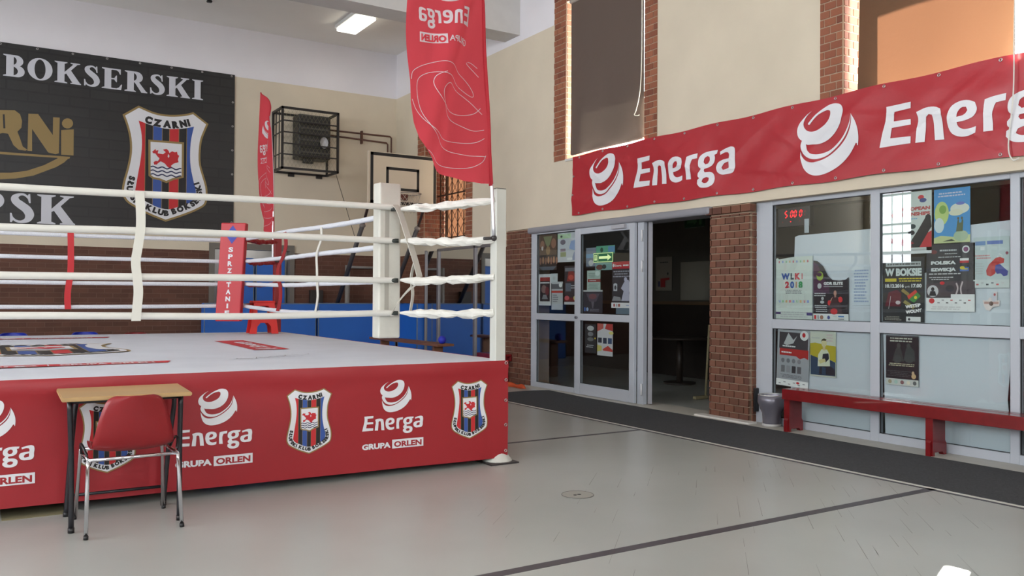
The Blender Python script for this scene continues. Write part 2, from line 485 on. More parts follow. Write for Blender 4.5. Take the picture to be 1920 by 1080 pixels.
ENERGA= [[[(0.116, 0.998), (0.612, 1.0), (0.602, 0.888), (0.29, 0.876), (0.284, 0.703), (0.602, 0.695), (0.604, 0.597), (0.251, 0.589), (0.218, 0.407), (0.608, 0.386), (0.6, 0.264), (0.0, 0.263), (0.044, 0.438), (0.127, 0.834)]], [[(0.71, 0.799), (0.888, 0.842), (1.079, 0.82), (1.158, 0.776), (1.181, 0.654), (1.224, 0.236), (1.058, 0.249), (1.023, 0.631), (1.012, 0.695), (0.946, 0.718), (0.896, 0.68), (0.89, 0.517), (0.867, 0.247), (0.691, 0.255), (0.712, 0.45), (0.743, 0.689)]], [[(1.764, 0.264), (1.639, 0.232), (1.488, 0.243), (1.365, 0.311), (1.295, 0.458), (1.284, 0.631), (1.336, 0.768), (1.477, 0.836), (1.651, 0.828), (1.757, 0.776), (1.788, 0.653), (1.751, 0.562), (1.637, 0.508), (1.456, 0.488), (1.481, 0.415), (1.564, 0.357), (1.668, 0.351), (1.774, 0.373)], [(1.448, 0.579), (1.469, 0.672), (1.531, 0.728), (1.606, 0.724), (1.631, 0.662), (1.593, 0.608)]], [[(1.919, 0.788), (2.021, 0.809), (2.259, 0.828), (2.243, 0.716), (2.097, 0.708), (2.068, 0.664), (2.054, 0.253), (1.894, 0.259), (1.89, 0.44), (1.9, 0.689)]], [[(2.865, 0.819), (2.84, 0.741), (2.764, 0.726), (2.786, 0.653), (2.764, 0.544), (2.678, 0.475), (2.539, 0.446), (2.475, 0.44), (2.456, 0.407), (2.488, 0.361), (2.707, 0.334), (2.788, 0.27), (2.803, 0.178), (2.763, 0.071), (2.653, 0.012), (2.485, 0.0), (2.344, 0.035), (2.263, 0.116), (2.272, 0.207), (2.347, 0.243), (2.286, 0.288), (2.276, 0.361), (2.365, 0.454), (2.297, 0.514), (2.274, 0.62), (2.311, 0.728), (2.438, 0.803), (2.593, 0.826)], [(2.44, 0.598), (2.467, 0.685), (2.55, 0.726), (2.616, 0.697), (2.627, 0.614), (2.579, 0.548), (2.496, 0.542)], [(2.423, 0.149), (2.456, 0.216), (2.554, 0.241), (2.637, 0.216), (2.637, 0.156), (2.583, 0.11), (2.485, 0.112)]], [[(2.934, 0.772), (3.135, 0.824), (3.293, 0.834), (3.373, 0.799), (3.398, 0.726), (3.386, 0.512), (3.369, 0.328), (3.336, 0.284), (3.139, 0.247), (2.979, 0.255), (2.884, 0.319), (2.847, 0.423), (2.882, 0.519), (2.99, 0.566), (3.216, 0.585), (3.22, 0.672), (3.189, 0.72), (3.11, 0.732), (2.95, 0.695)], [(3.017, 0.402), (3.071, 0.479), (3.21, 0.512), (3.205, 0.378), (3.137, 0.357), (3.044, 0.349)]]]
CREST= {'gold': [(0.127, 1.0), (0.189, 0.977), (0.253, 0.957), (0.348, 0.948), (0.456, 0.959), (0.521, 0.974), (0.581, 0.997), (0.713, 0.905), (0.686, 0.835), (0.661, 0.762), (0.648, 0.656), (0.652, 0.529), (0.681, 0.427), (0.707, 0.335), (0.712, 0.243), (0.695, 0.171), (0.629, 0.121), (0.53, 0.071), (0.358, 0.0), (0.189, 0.066), (0.106, 0.111), (0.033, 0.162), (0.005, 0.216), (0.001, 0.26), (0.006, 0.305), (0.04, 0.452), (0.061, 0.588), (0.056, 0.71), (0.031, 0.819), (0.0, 0.906)], 'inner': [(0.129, 0.869), (0.191, 0.85), (0.254, 0.835), (0.35, 0.823), (0.468, 0.834), (0.533, 0.849), (0.588, 0.867), (0.565, 0.752), (0.557, 0.636), (0.564, 0.498), (0.587, 0.384), (0.611, 0.27), (0.6, 0.212), (0.551, 0.176), (0.464, 0.139), (0.378, 0.111), (0.293, 0.123), (0.209, 0.161), (0.146, 0.192), (0.104, 0.24), (0.128, 0.404), (0.147, 0.529), (0.157, 0.664), (0.15, 0.776)], 'sh': [(0.208, 0.712), (0.504, 0.717), (0.505, 0.401), (0.419, 0.373), (0.36, 0.341), (0.301, 0.362), (0.248, 0.369), (0.212, 0.394)], 'grif': [(0.241, 0.611), (0.251, 0.618), (0.267, 0.635), (0.272, 0.62), (0.291, 0.627), (0.286, 0.598), (0.33, 0.594), (0.351, 0.614), (0.328, 0.634), (0.357, 0.644), (0.375, 0.629), (0.382, 0.61), (0.405, 0.628), (0.427, 0.621), (0.446, 0.627), (0.451, 0.602), (0.465, 0.593), (0.455, 0.557), (0.46, 0.535), (0.417, 0.517), (0.396, 0.497), (0.409, 0.476), (0.375, 0.481), (0.342, 0.515), (0.31, 0.529), (0.291, 0.513), (0.279, 0.498), (0.258, 0.496), (0.252, 0.516), (0.27, 0.529), (0.287, 0.528), (0.301, 0.554), (0.28, 0.575), (0.267, 0.594), (0.246, 0.596)], 'stripes': [(0.187, 0.577), (0.246, 0.583), (0.327, 0.591), (0.386, 0.596), (0.462, 0.604), (0.527, 0.61)], 'wave': [(0.231, 0.478), (0.483, 0.477), (0.232, 0.441), (0.483, 0.445), (0.232, 0.412), (0.483, 0.41)], 'top': [(0.162, 0.895), (0.212, 0.882), (0.275, 0.867), (0.349, 0.864), (0.424, 0.865), (0.489, 0.88), (0.56, 0.902)], 'bot': [(0.063, 0.387), (0.042, 0.274), (0.065, 0.198), (0.115, 0.14), (0.199, 0.101), (0.283, 0.069), (0.363, 0.054), (0.443, 0.081), (0.53, 0.12), (0.606, 0.165), (0.655, 0.227), (0.658, 0.297), (0.632, 0.374)]}
GOLD= {'R': [(0.227, 4.399), (0.435, 4.42), (0.512, 4.363), (0.542, 4.255), (0.533, 4.143), (0.477, 4.07), (0.516, 3.964), (0.556, 3.834), (0.624, 3.786), (0.595, 3.767), (0.499, 3.773), (0.422, 3.843), (0.344, 4.023), (0.269, 4.026), (0.234, 3.758)], 'Rh': [(0.265, 4.333), (0.293, 4.336), (0.305, 4.107), (0.277, 4.103)], 'N': [(0.631, 4.388), (0.773, 4.398), (0.993, 4.07), (0.994, 4.371), (1.093, 4.376), (1.086, 3.77), (1.036, 3.751), (0.927, 3.77), (0.688, 4.138), (0.692, 3.77), (0.624, 3.77)], 'i': [(1.117, 4.167), (1.307, 4.202), (1.308, 3.754), (1.122, 3.75)], 'dot': [(1.296, 4.301), (1.289, 4.265), (1.268, 4.234), (1.238, 4.212), (1.203, 4.205), (1.169, 4.212), (1.143, 4.233), (1.128, 4.264), (1.128, 4.3), (1.142, 4.335), (1.168, 4.362), (1.201, 4.377), (1.236, 4.377), (1.267, 4.363), (1.288, 4.336)], 'line': [(0.235, 3.715), (1.257, 3.727), (1.247, 3.694), (1.067, 3.659), (1.067, 3.691), (0.235, 3.675)], 'sw': [(1.257, 3.727), (1.168, 3.623), (1.048, 3.533), (0.716, 3.363), (0.466, 3.294), (0.24, 3.263), (0.238, 3.37), (0.389, 3.383), (0.618, 3.435), (0.87, 3.551), (1.067, 3.682)]}
# ------------------------------------------------------------------ colours
CREAM = mat('cream_paint', (214, 202, 181), 0.75, mottle=0.04, mscale=1.5, bump=0.05, bscale=40)
WHITE_WALL = mat('white_paint', (230, 227, 231), 0.8, mottle=0.03, mscale=1.2)
BEAM = mat('beam_paint', (204, 201, 198), 0.85, mottle=0.03)
CEIL = mat('ceiling_paint', (240, 237, 233), 0.85, mottle=0.03, mscale=1.0)
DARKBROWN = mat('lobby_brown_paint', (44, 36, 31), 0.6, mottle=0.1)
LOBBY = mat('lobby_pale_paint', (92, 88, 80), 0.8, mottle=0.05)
MORTAR = mat('mortar', (176, 152, 130), 0.9, bump=0.2)
BRICK_DIM = brick_piece_mat('pillar_brick_dimmed', [(98, 62, 46), (116, 74, 56), (106, 66, 50), (122, 80, 62), (92, 56, 44)])  # darker copy of the brick: weaker light low on the wall put into its colour
BRICK = brick_piece_mat('brick', [(128, 74, 52), (150, 90, 64), (138, 80, 58), (160, 100, 72), (120, 66, 48)])
WAINX = brick_wall_mat('brick_wainscot_back', (0, 2), (104, 68, 54), (90, 58, 46), (108, 80, 66), 0.26, 0.083)
WAINY = brick_wall_mat('brick_wainscot_side', (1, 2), (118, 76, 57), (102, 64, 48), (124, 90, 70), 0.26, 0.083)
ALU = mat('white_aluminium', (182, 187, 195), 0.45, spec=0.5)
ALU_D = mat('dark_gasket', (35, 36, 38), 0.5)
STEEL = mat('brushed_steel', (150, 150, 155), 0.35, metal=1.0)
CHROME = mat('chrome', (215, 215, 220), 0.12, metal=1.0)
BLACK = mat('black_enamel', (22, 22, 24), 0.35)
DSTEEL = mat('dark_painted_steel', (52, 48, 48), 0.45)
GLASS = glass_mat('window_glass')
VINYL_R = mat('red_vinyl', (158, 33, 41), 0.42, spec=0.45, bump=0.16, bscale=7)
VINYL_W = mat('white_vinyl', (226, 224, 216), 0.45, spec=0.4, mottle=0.05, mscale=5, bump=0.15, bscale=18)
P_WHITE = mat('print_white', (226, 226, 230), 0.5)
P_BLACK = mat('print_black', (24, 22, 24), 0.5)
P_RED = mat('print_red', (196, 36, 44), 0.5)
P_BLUE = mat('print_blue', (52, 84, 158), 0.5)
P_NAVY = mat('print_navy', (36, 44, 86), 0.5)
P_GOLD = mat('print_gold', (146, 122, 74), 0.5)
P_GREY = mat('print_grey', (128, 128, 132), 0.55)
P_LGREY = mat('print_light_grey', (186, 188, 192), 0.55)
WOODP = mat('pale_wood_laminate', (186, 152, 104), 0.4, mottle=0.06, mscale=3)

# ------------------------------------------------------------------ hall shell
HX0, HX1, HY0, HY1, HZ = LEFT_X, 7.3, FRONT_Y, 16.25, 6.42
OUT = 8.1            # outer face of the right-hand wall

def wall_grid(mb, place, us, vs, holes, face, depth_mat, d0, d1, back=True):
    """solid wall with openings; place(u, v, d) -> point; face(u, v) -> material"""
    def solid(i, j):
        if i < 0 or j < 0 or i >= len(us) - 1 or j >= len(vs) - 1: return False
        cu, cv = (us[i] + us[i + 1]) / 2, (vs[j] + vs[j + 1]) / 2
        return not any(a < cu < b and c < cv < d for a, b, c, d in holes)
    for i in range(len(us) - 1):
        for j in range(len(vs) - 1):
            if not solid(i, j): continue
            u0, u1, v0, v1 = us[i], us[i + 1], vs[j], vs[j + 1]
            m = face((u0 + u1) / 2, (v0 + v1) / 2)
            mb.quad(place(u0, v0, d0), place(u1, v0, d0), place(u1, v1, d0), place(u0, v1, d0), m)
            if back: mb.quad(place(u0, v0, d1), place(u0, v1, d1), place(u1, v1, d1), place(u1, v0, d1), WHITE_WALL)
            for di, dj, a, b in ((-1, 0, (u0, v0), (u0, v1)), (1, 0, (u1, v1), (u1, v0)), (0, -1, (u1, v0), (u0, v0)), (0, 1, (u0, v1), (u1, v1))):
                if not solid(i + di, j + dj):
                    mb.quad(place(*a, d0), place(*b, d0), place(*b, d1), place(*a, d1), depth_mat)

# floor: hall and the lobby behind the glazed front share one level
mb = MB(); mb.box(HX0 - .3, 11.0, HY0 - .3, 17.6, -0.12, 0.0, floor_mat())
floor = struct(mb.build('floor'), 'pale grey painted parquet floor with dark court lines')
LINE = mat('court_line_paint', (74, 71, 76), 0.4, mottle=0.08)
LINE_L = mat('pale_line_paint', (216, 214, 206), 0.4)
for nm, x0, x1, y0, y1, m in (('court_line', -7.5, 5.905, 3.59, 3.66, LINE), ('court_line', 3.2, 5.89, 6.80, 6.85, LINE),
                              ('court_line', 5.858, 5.897, -5.5, 15.5, LINE), ('edge_strip', 5.90, 5.944, -5.5, 10.5, LINE_L),
                              ('threshold', 7.08, 7.60, 1.0, 11.3, mat('threshold_stone', (188, 184, 174), 0.45, mottle=0.06))):
    MB().box(x0, x1, y0, y1, 0.0, 0.0015, m).build(nm, floor)
mb = MB(); mb.cyl((3.555, 4.794, 0.0), 0.11, 0.003, mat('worn_cover_plate', (158, 156, 148), 0.5), 28)
mb.tube([(3.555 + .112 * cos(a), 4.794 + .112 * sin(a), 0.002) for a in [2 * pi * i / 28 for i in range(28)]], 0.003, mat('joint_dark', (112, 110, 104), 0.6), 6, closed=True)
mb.cyl((3.53, 4.79, 0.0), 0.012, 0.005, BLACK, 12); mb.cyl((3.565, 4.79, 0.0), 0.014, 0.005, BLACK, 12)
mb.build('floor_socket_cover', floor)

# open joints of the painted-over herringbone parquet, here and there
mb = MB(); jr = random.Random(12); CRK = mat('joint_crack', (126, 124, 120), .6)
for k in range(170):
    cx, cy = jr.uniform(2.6, 5.8), jr.uniform(1.6, 5.2)
    if jr.random() > .35 + .5 * (cx - 2.6) / 3.2: continue
    q = round((cx - cy) / .0990) * .0990; s_ = (cx + cy) / 2
    L = jr.uniform(.06, .24); w = jr.uniform(.0008, .0018)
    a = Vector((s_ + q / 2 - L * .707, s_ - q / 2 - L * .707, .0008)); b = Vector((s_ + q / 2 + L * .707, s_ - q / 2 + L * .707, .0008)); n_ = Vector((.707, -.707, 0)) * w
    mb.quad(a - n_, b - n_ * .4, b + n_ * .4, a + n_, CRK)
o = mb.build('parquet_joints', floor); o['kind'] = 'stuff'

# ceiling with one deep cross beam near the back wall
mb = MB(); mb.box(HX0 - .3, OUT, HY0 - .3, 16.6, HZ, HZ + 0.2, CEIL); ceiling = struct(mb.build('ceiling'))
mb = MB(); mb.box(HX0, HX1, 11.46, 11.92, 5.6, HZ, BEAM)
struct(mb.build('trim_1'), 'deep white concrete beam under the ceiling')
mb = MB(); mb.box(HX0, HX1, 2.4, 2.86, 5.6, HZ, CEIL); struct(mb.build('trim_2'), 'deep white concrete beam nearer the camera')

# back wall: brick wainscot, cream, white top, doorway to a mat store
DOOR = (3.63, 5.12, 0.0, 2.33)
mb = MB()
wall_grid(mb, lambda u, v, d: (u, d, v), [HX0, DOOR[0], DOOR[1], HX1], [0, 2.21, 2.33, 5.5, HZ], [DOOR],
          lambda u, v: WAINX if v < 2.21 else (CREAM if v < 5.5 else WHITE_WALL), mat('doorway_grey', (120, 114, 106), 0.7), HY1, HY1 + 0.3)
wall_back = struct(mb.build('wall_back'))
mb = MB()
GREYIN = mat('store_room_paint', (176, 172, 164), 0.8, mottle=0.05)
mb.box(3.3, 5.4, 17.25, 17.3, 0, 2.8, GREYIN).box(3.3, 3.35, HY1 + .3, 17.3, 0, 2.8, GREYIN).box(5.35, 5.4, HY1 + .3, 17.3, 0, 2.8, GREYIN).box(3.3, 5.4, HY1 + .3, 17.3, 2.8, 2.85, GREYIN)
struct(mb.build('wall_store'))
_sd = bpy.data.lights.new('store_fill_light', 'AREA'); _sd.size = .5; _sd.energy = 7.0; _so = bpy.data.objects.new('store_fill_light', _sd); COL.objects.link(_so); _so.location = (4.37, 16.8, 2.72)  # unseen fill light added to lift the dark store room
d3 = structure('door_3', (4.37, HY1, 0), 'grey framed doorway in the back wall')
for nm, x0, x1, z0, z1 in (('jamb', 3.56, 3.66, 0, 2.36), ('jamb', 5.07, 5.16, 0, 2.36), ('lintel', 3.66, 5.07, 2.25, 2.36)):
    MB().box(x0, x1, HY1 - 0.03, HY1 + .2, z0, z1, mat('grey_door_frame', (112, 106, 98), 0.5)).build(nm, d3)

# right-hand wall with three high windows and the glazed lobby front
W = [(3.68, 5.43, 3.42, 5.76), (8.43, 10.18, 3.42, 5.76), (13.23, 14.9, 2.40, 5.76)]
FRONT = (1.2, 11.83, 0.0, 2.465)
us = sorted({HY0, HY1, FRONT[0], FRONT[1]} | {q for w in W for q in w[:2]} | {0.0})
vs = [0, 2.21, 2.40, 2.465, 3.42, 5.5, 5.76, HZ]
def facem(u, v):
    if v > 5.5: return WHITE_WALL
    if v < 2.21 and u > FRONT[1]: return WAINY
    return CREAM
mb = MB()
wall_grid(mb, lambda u, v, d: (d, u, v), us, vs, W + [FRONT], facem, CREAM, HX1, OUT)
wall_right = struct(mb.build('wall_right'))
# thin plaster edge where the cream coat stops beside the brick strips is the wall's own edge

brick_me = None
def make_brick_mesh():
    global brick_me
    bm = bmesh.new(); bmesh.ops.create_cube(bm, size=1)
    bmesh.ops.bevel(bm, geom=[e for e in bm.edges], offset=0.035, segments=1, affect='EDGES')
    brick_me = bpy.data.meshes.new('brick'); bm.to_mesh(brick_me); bm.free(); brick_me.materials.append(BRICK)
make_brick_mesh()
brick_me2 = brick_me.copy(); brick_me2.materials.clear(); brick_me2.materials.append(BRICK_DIM)
def lay_bricks(parent, place, u0, u1, z0, z1, thick, bw=0.145, bh=0.083, joint=0.012, rnd=None, half_first=0, m2=None):
    """single bricks in running bond; place(u, z, out) -> centre, and axis of u ('x' or 'y')"""
    rnd = rnd or random.Random(3)
    fn, axis = place
    row = half_first; z = z0
    while z < z1 - 0.03:
        h = min(bh, z1 - z) - joint
        u = u0 - (bw / 2 if row % 2 else 0)
        while u < u1 - 0.02:
            a, b = max(u, u0), min(u + bw, u1)
            if b - a > 0.03:
                t = thick + rnd.uniform(-0.002, 0.002)
                o = bpy.data.objects.new('brick', m2 or brick_me); COL.objects.link(o)
                L = b - a - joint
                o.location = fn((a + b) / 2, z + bh / 2 - joint / 2 if h > bh / 2 else z + h / 2, 0)
                o.scale = (t, L, h) if axis == 'y' else (L, t, h)
                put(o, parent)
            u += bw
        z += bh; row += 1

# brick pillars beside the lobby doors (bricks standing on a mortar core)
def pillar(name, y0, y1, label, cap=True, side=True):
    st = structure(name, (7.45, (y0 + y1) / 2, 0), label)
    MB().box(7.312, 7.66, y0 + .006, y1 - .006, 0.0, 2.46, MORTAR).build('mortar_core', st)
    top = 2.36 if cap else 2.455
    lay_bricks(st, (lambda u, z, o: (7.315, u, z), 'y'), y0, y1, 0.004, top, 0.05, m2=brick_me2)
    if side:
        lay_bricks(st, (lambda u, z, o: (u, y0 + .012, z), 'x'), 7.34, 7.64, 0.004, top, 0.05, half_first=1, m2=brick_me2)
    if cap:
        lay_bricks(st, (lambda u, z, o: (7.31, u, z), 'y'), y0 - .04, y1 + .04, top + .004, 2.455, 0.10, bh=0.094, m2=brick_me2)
    return st
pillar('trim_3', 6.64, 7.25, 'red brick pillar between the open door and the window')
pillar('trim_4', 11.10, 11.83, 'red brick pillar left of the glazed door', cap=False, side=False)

# high windows: brick strips, brick reveals, white frame, pane, sill, grille
def high_window(name, w, label, sl, sr, grille=False, lintel=True):
    y0, y1, z0, z1 = w
    st = structure(name, (7.5, (y0 + y1) / 2, z0), label)
    ztop = min(z1 + 0.17, 6.3)
    for a, b in ((y1, y1 + sl), (y0 - sr, y0)):
        MB().box(7.296, 7.3, a, b, z0, ztop, MORTAR).build('mortar_bed', st)
        lay_bricks(st, (lambda u, z, o: (7.295, u, z), 'y'), a, b, z0 + .003, ztop, 0.012)
    if lintel:
        MB().box(7.296, 7.3, y0, y1, z1, ztop, MORTAR).build('mortar_bed', st)
        lay_bricks(st, (lambda u, z, o: (7.295, u, z), 'y'), y0, y1, z1 + .003, ztop, 0.012)
    # reveal on the far side, the one seen from the hall
    MB().box(7.3, 7.9, y1 - .004, y1, z0, z1, MORTAR).build('mortar_bed', st)
    lay_bricks(st, (lambda u, z, o: (u, y1 - .005, z), 'x'), 7.305, 7.9, z0 + .003, z1, 0.012)
    fr = MB()
    for a, b, c, d in ((y0, y0 + .07, z0, z1), (y1 - .07, y1, z0, z1), (y0, y1, z0, z0 + .07), (y0, y1, z1 - .07, z1)):
        fr.box(7.92, 7.98, a, b, c, d, ALU)
    fr.build('window_frame', st)
    MB().box(7.945, 7.951, y0 + .05, y1 - .05, z0 + .05, z1 - .05, GLASS).build('glass_pane', st)
    MB().box(7.28, 7.92, y0, y1, z0 - .03, z0 + .005, mat('sill_white', (214, 212, 208), 0.5)).build('window_sill', st)
    if grille:
        g = MB(); DG = mat('grille_iron', (60, 38, 26), 0.6)
        n = 7
        for i in range(n):
            y = y0 + (y1 - y0) * (i + .5) / n
            g.box(7.585, 7.60, y - .010, y + .010, z0, z1, DG)
        for z in (z0 + .12, z0 + .95, z0 + 1.75, z0 + 2.5): g.box(7.582, 7.603, y0, y1, z - .012, z + .012, DG)
        for i in range(n - 1):
            ya = y0 + (y1 - y0) * (i + .5) / n; yb = ya + (y1 - y0) / n
            k = z0 + .12
            while k < z1 - .3:
                g.tube([(7.592, ya, k), (7.592, yb, k + .27)], .005, DG, 5); g.tube([(7.592, yb, k), (7.592, ya, k + .27)], .005, DG, 5)
                k += .27
        g.build('iron_grille', st)
    return st
high_window('window_1', W[1], 'tall brick framed window with a dark blind', 0.31, 0.25)
high_window('window_2', W[0], 'tall brick framed window with an orange blind', 0.27, 0.27)
high_window('window_3', W[2], 'far tall window with an iron grille', 0.30, 0.25, grille=True)
# canopy of the roof outside, over the windows
mb = MB(); mb.box(OUT, 9.04, HY0, 17.5, 5.98, 6.25, WHITE_WALL); struct(mb.build('trim_5'), 'roof overhang outside the windows')

# left wall and the wall behind the camera, with barred windows
mb = MB()
us = sorted({HY0, HY1} | {q for w in LEFT_WIN for q in w})
wall_grid(mb, lambda u, v, d: (d, u, v), us, [0, 1.3, WIN_Z[0], 5.5, WIN_Z[1], HZ],
          [(a, b, *WIN_Z) for a, b in LEFT_WIN], lambda u, v: WAINY if v < 1.3 else (CREAM if v < 5.5 else WHITE_WALL), CREAM, HX0, HX0 - 0.3, back=False)
struct(mb.build('wall_left'))
for i, (a, b) in enumerate(LEFT_WIN):
    st = structure('window_%d' % (5 + i), (HX0, (a + b) / 2, WIN_Z[0]))
    g = MB(); n = max(3, int((b - a) / .30))
    for k in range(n + 1):
        y = a + (b - a) * k / n; g.box(HX0 - .12, HX0 - .10, y - .012, y + .012, *WIN_Z, DSTEEL)
    for z in (2.45, 2.78, 3.35, 3.62, 4.5, 5.6): g.box(HX0 - .125, HX0 - .095, a, b, z - .03, z + .03, DSTEEL)
    g.build('window_bars', st)
    MB().box(HX0 - .30, HX0 - .27, a, b, *WIN_Z, WHITE_WALL).build('sky_block_panel', st)  # out-of-view panel added to keep sky light from entering behind the area light
mb = MB()
us = sorted({HX0, HX1} | {q for w in FRONT_WIN for q in w})
wall_grid(mb, lambda u, v, d: (u, d, v), us, [0, 2.0, 2.21, 5.4, HZ], [(a, b, 2.0, 5.4) for a, b in FRONT_WIN],
          lambda u, v: WAINX if v < 2.0 else CREAM, CREAM, HY0, HY0 - 0.3, back=False)
for a, b in FRONT_WIN: mb.box(a, b, HY0 - .30, HY0 - .27, 2.0, 5.4, WHITE_WALL)  # added panels, likewise stopping sky light in these openings
struct(mb.build('wall_front'))

# lobby behind the glazed front
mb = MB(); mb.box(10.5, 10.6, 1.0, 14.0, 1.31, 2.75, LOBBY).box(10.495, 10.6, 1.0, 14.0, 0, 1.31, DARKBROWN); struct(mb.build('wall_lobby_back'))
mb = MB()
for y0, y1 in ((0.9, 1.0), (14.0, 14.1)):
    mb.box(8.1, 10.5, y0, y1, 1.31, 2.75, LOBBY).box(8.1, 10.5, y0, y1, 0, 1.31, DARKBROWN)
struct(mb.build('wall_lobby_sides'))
mb = MB(); mb.box(7.9, 10.6, 0.9, 14.1, 2.75, 2.85, LOBBY); struct(mb.build('ceiling_lobby'))
mb = MB(); mb.box(10.47, 10.5, 1.0, 14.0, 1.27, 1.33, mat('rail_wood', (110, 88, 66), 0.5)); struct(mb.build('trim_6'), 'wooden rail along the lobby wall')

# glazed shop-front window (white aluminium, two by two panes and on)
st = structure('window_4', (7.42, 4.5, 0), 'white aluminium shop window full of posters')
FX0, FX1 = 7.40, 7.47
muls = [(6.41, 6.635), (5.09, 5.187), (3.775, 3.853), (2.46, 2.54), (1.2, 1.28)]
for y0, y1 in muls: MB().cbox(FX0, FX1, y0, y1, 0.0, 2.465, ALU, b=0.004, seg=1).build('mullion', st)
for i in range(len(muls) - 1):
    a, b = muls[i + 1][1], muls[i][0]
    for z0, z1 in ((0.0, 0.084), (1.057, 1.16), (2.417, 2.465)):
        MB().cbox(FX0, FX1, a, b, z0, z1, ALU, b=0.004, seg=1).build('rail', st)
    for z0, z1 in ((0.084, 1.057), (1.16, 2.417)):
        MB().box(7.428, 7.434, a, b, z0, z1, GLASS).build('glass_pane', st)
        g = MB()
        for yy0, yy1, zz0, zz1 in ((b - .006, b, z0, z1), (a, a + .006, z0, z1), (a, b, z1 - .006, z1), (a, b, z0, z0 + .006)):
            g.box(7.415, 7.428, yy0, yy1, zz0, zz1, ALU_D)
        g.build('gasket', st)
# door unit: fixed light, closed leaf, second leaf folded away behind it
d1 = structure('door_1', (7.3, 9.7, 0), 'white aluminium glazed double door, one leaf open')
def leaf(parent, name, y0, y1, x0, x1, z0, z1, st_, rails, glass_x, hinge=False):
    f = MB()
    f.cbox(x0, x1, y0, y0 + st_, z0, z1, ALU, b=.004, seg=1).cbox(x0, x1, y1 - st_, y1, z0, z1, ALU, b=.004, seg=1)
    for a, b in rails: f.cbox(x0, x1, y0 + st_, y1 - st_, a, b, ALU, b=.004, seg=1)
    o = f.build(name, parent)
    for i in range(len(rails) - 1):
        MB().box(glass_x, glass_x + .006, y0 + st_, y1 - st_, rails[i][1], rails[i + 1][0], GLASS).build('glass_pane', o)
        g = MB(); a, b, c, d = y0 + st_, y1 - st_, rails[i][1], rails[i + 1][0]
        for yy0, yy1, zz0, zz1 in ((a, a + .007, c, d), (b - .007, b, c, d), (a, b, c, c + .007), (a, b, d - .007, d)):
            g.box(glass_x - .012, glass_x, yy0, yy1, zz0, zz1, ALU_D)
        g.build('gasket', o)
    return o
leaf(d1, 'fixed_light', 9.80, 11.08, 7.29, 7.35, 0.0, 2.40, 0.135, [(0, .076), (1.04, 1.14), (2.355, 2.40)], 7.325)
lf = leaf(d1, 'door_leaf', 8.545, 9.83, 7.235, 7.285, 0.006, 2.37, 0.10, [(0.006, .165), (1.06, 1.155), (2.285, 2.37)], 7.262)
MB().box(7.29, 7.35, 8.42, 8.54, 0, 2.40, ALU).build('door_post', d1)
# folded leaf seen on its edge
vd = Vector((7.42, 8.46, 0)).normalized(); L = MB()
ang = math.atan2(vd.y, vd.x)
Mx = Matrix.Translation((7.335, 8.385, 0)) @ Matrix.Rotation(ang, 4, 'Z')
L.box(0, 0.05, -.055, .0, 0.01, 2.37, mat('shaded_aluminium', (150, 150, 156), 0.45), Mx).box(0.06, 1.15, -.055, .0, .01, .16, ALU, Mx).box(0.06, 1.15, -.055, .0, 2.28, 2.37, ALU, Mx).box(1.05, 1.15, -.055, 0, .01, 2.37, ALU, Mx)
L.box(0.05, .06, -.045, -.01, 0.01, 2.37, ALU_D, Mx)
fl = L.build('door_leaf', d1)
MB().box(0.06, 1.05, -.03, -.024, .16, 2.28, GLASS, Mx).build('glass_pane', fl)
for z in (0.12, 1.72, 2.12):
    MB().cyl((7.275, 8.44, z), .012, .15, mat('hinge_white', (225, 225, 228), .4), 10).build('hinge', d1)
MB().cyl((7.232, 9.735, 1.115), .02, -.02, STEEL, 12, 'x').build('lock', lf) if False else None
lk = MB(); lk.cyl((7.205, 9.80, 1.10), .018, .03, STEEL, 14, 'x').build('lock', lf)
cl = MB(); cl.box(7.19, 7.235, 8.70, 8.98, 2.31, 2.36, mat('closer_grey', (170, 170, 176), .4)).build('door_closer', lf)
# rolled shutter box over the doors
mb = MB(); mb.cbox(7.24, 7.62, 7.22, 11.14, 2.372, 2.47, mat('shutter_grey', (140, 140, 146), .5), b=.035, seg=4); struct(mb.build('trim_7'), 'grey shutter box over the glazed doors')
# white end board of the threshold under the brick pillar
MB().box(7.16, 7.30, 6.52, 7.36, 0.0015, 0.018, mat('threshold_white', (214, 212, 206), .5)).build('threshold_board', floor)

# big wall mirror framed in aluminium, right wall beyond the doors
t = thing('wall_mirror', 'tall aluminium framed mirror panels on the far right wall', 'mirror', (7.27, 13.4, 0))
MIR = mat('mirror_glass', (205, 208, 208), 0.03, metal=1.0)
FR = mat('mirror_frame', (140, 136, 138), .4, metal=.6)
for a, b in ((14.2, 14.72), (12.8, 14.2), (12.0, 12.8)):
    MB().box(7.262, 7.272, a, b, 0.06, 2.25, MIR).build('mirror_panel', t)
for y, w in ((14.72, .03), (14.19, .06), (12.8, .06), (12.0, .05)):
    MB().box(7.235, 7.275, y - w / 2, y + w / 2, 0.0, 2.27, FR).build('post', t)
MB().box(7.235, 7.275, 12.0, 14.2, 2.235, 2.28, FR).build('top_rail', t)
MB().box(7.235, 7.275, 12.0, 14.72, 0.0, .07, FR).build('bottom_rail', t)
EMBLEM = [smooth(g) for g in EMBLEM]
ENERGA = [[smooth(l) for l in g] for g in ENERGA]
for _k in ('gold', 'inner', 'grif'): CREST[_k] = smooth(CREST[_k], 3, 40)
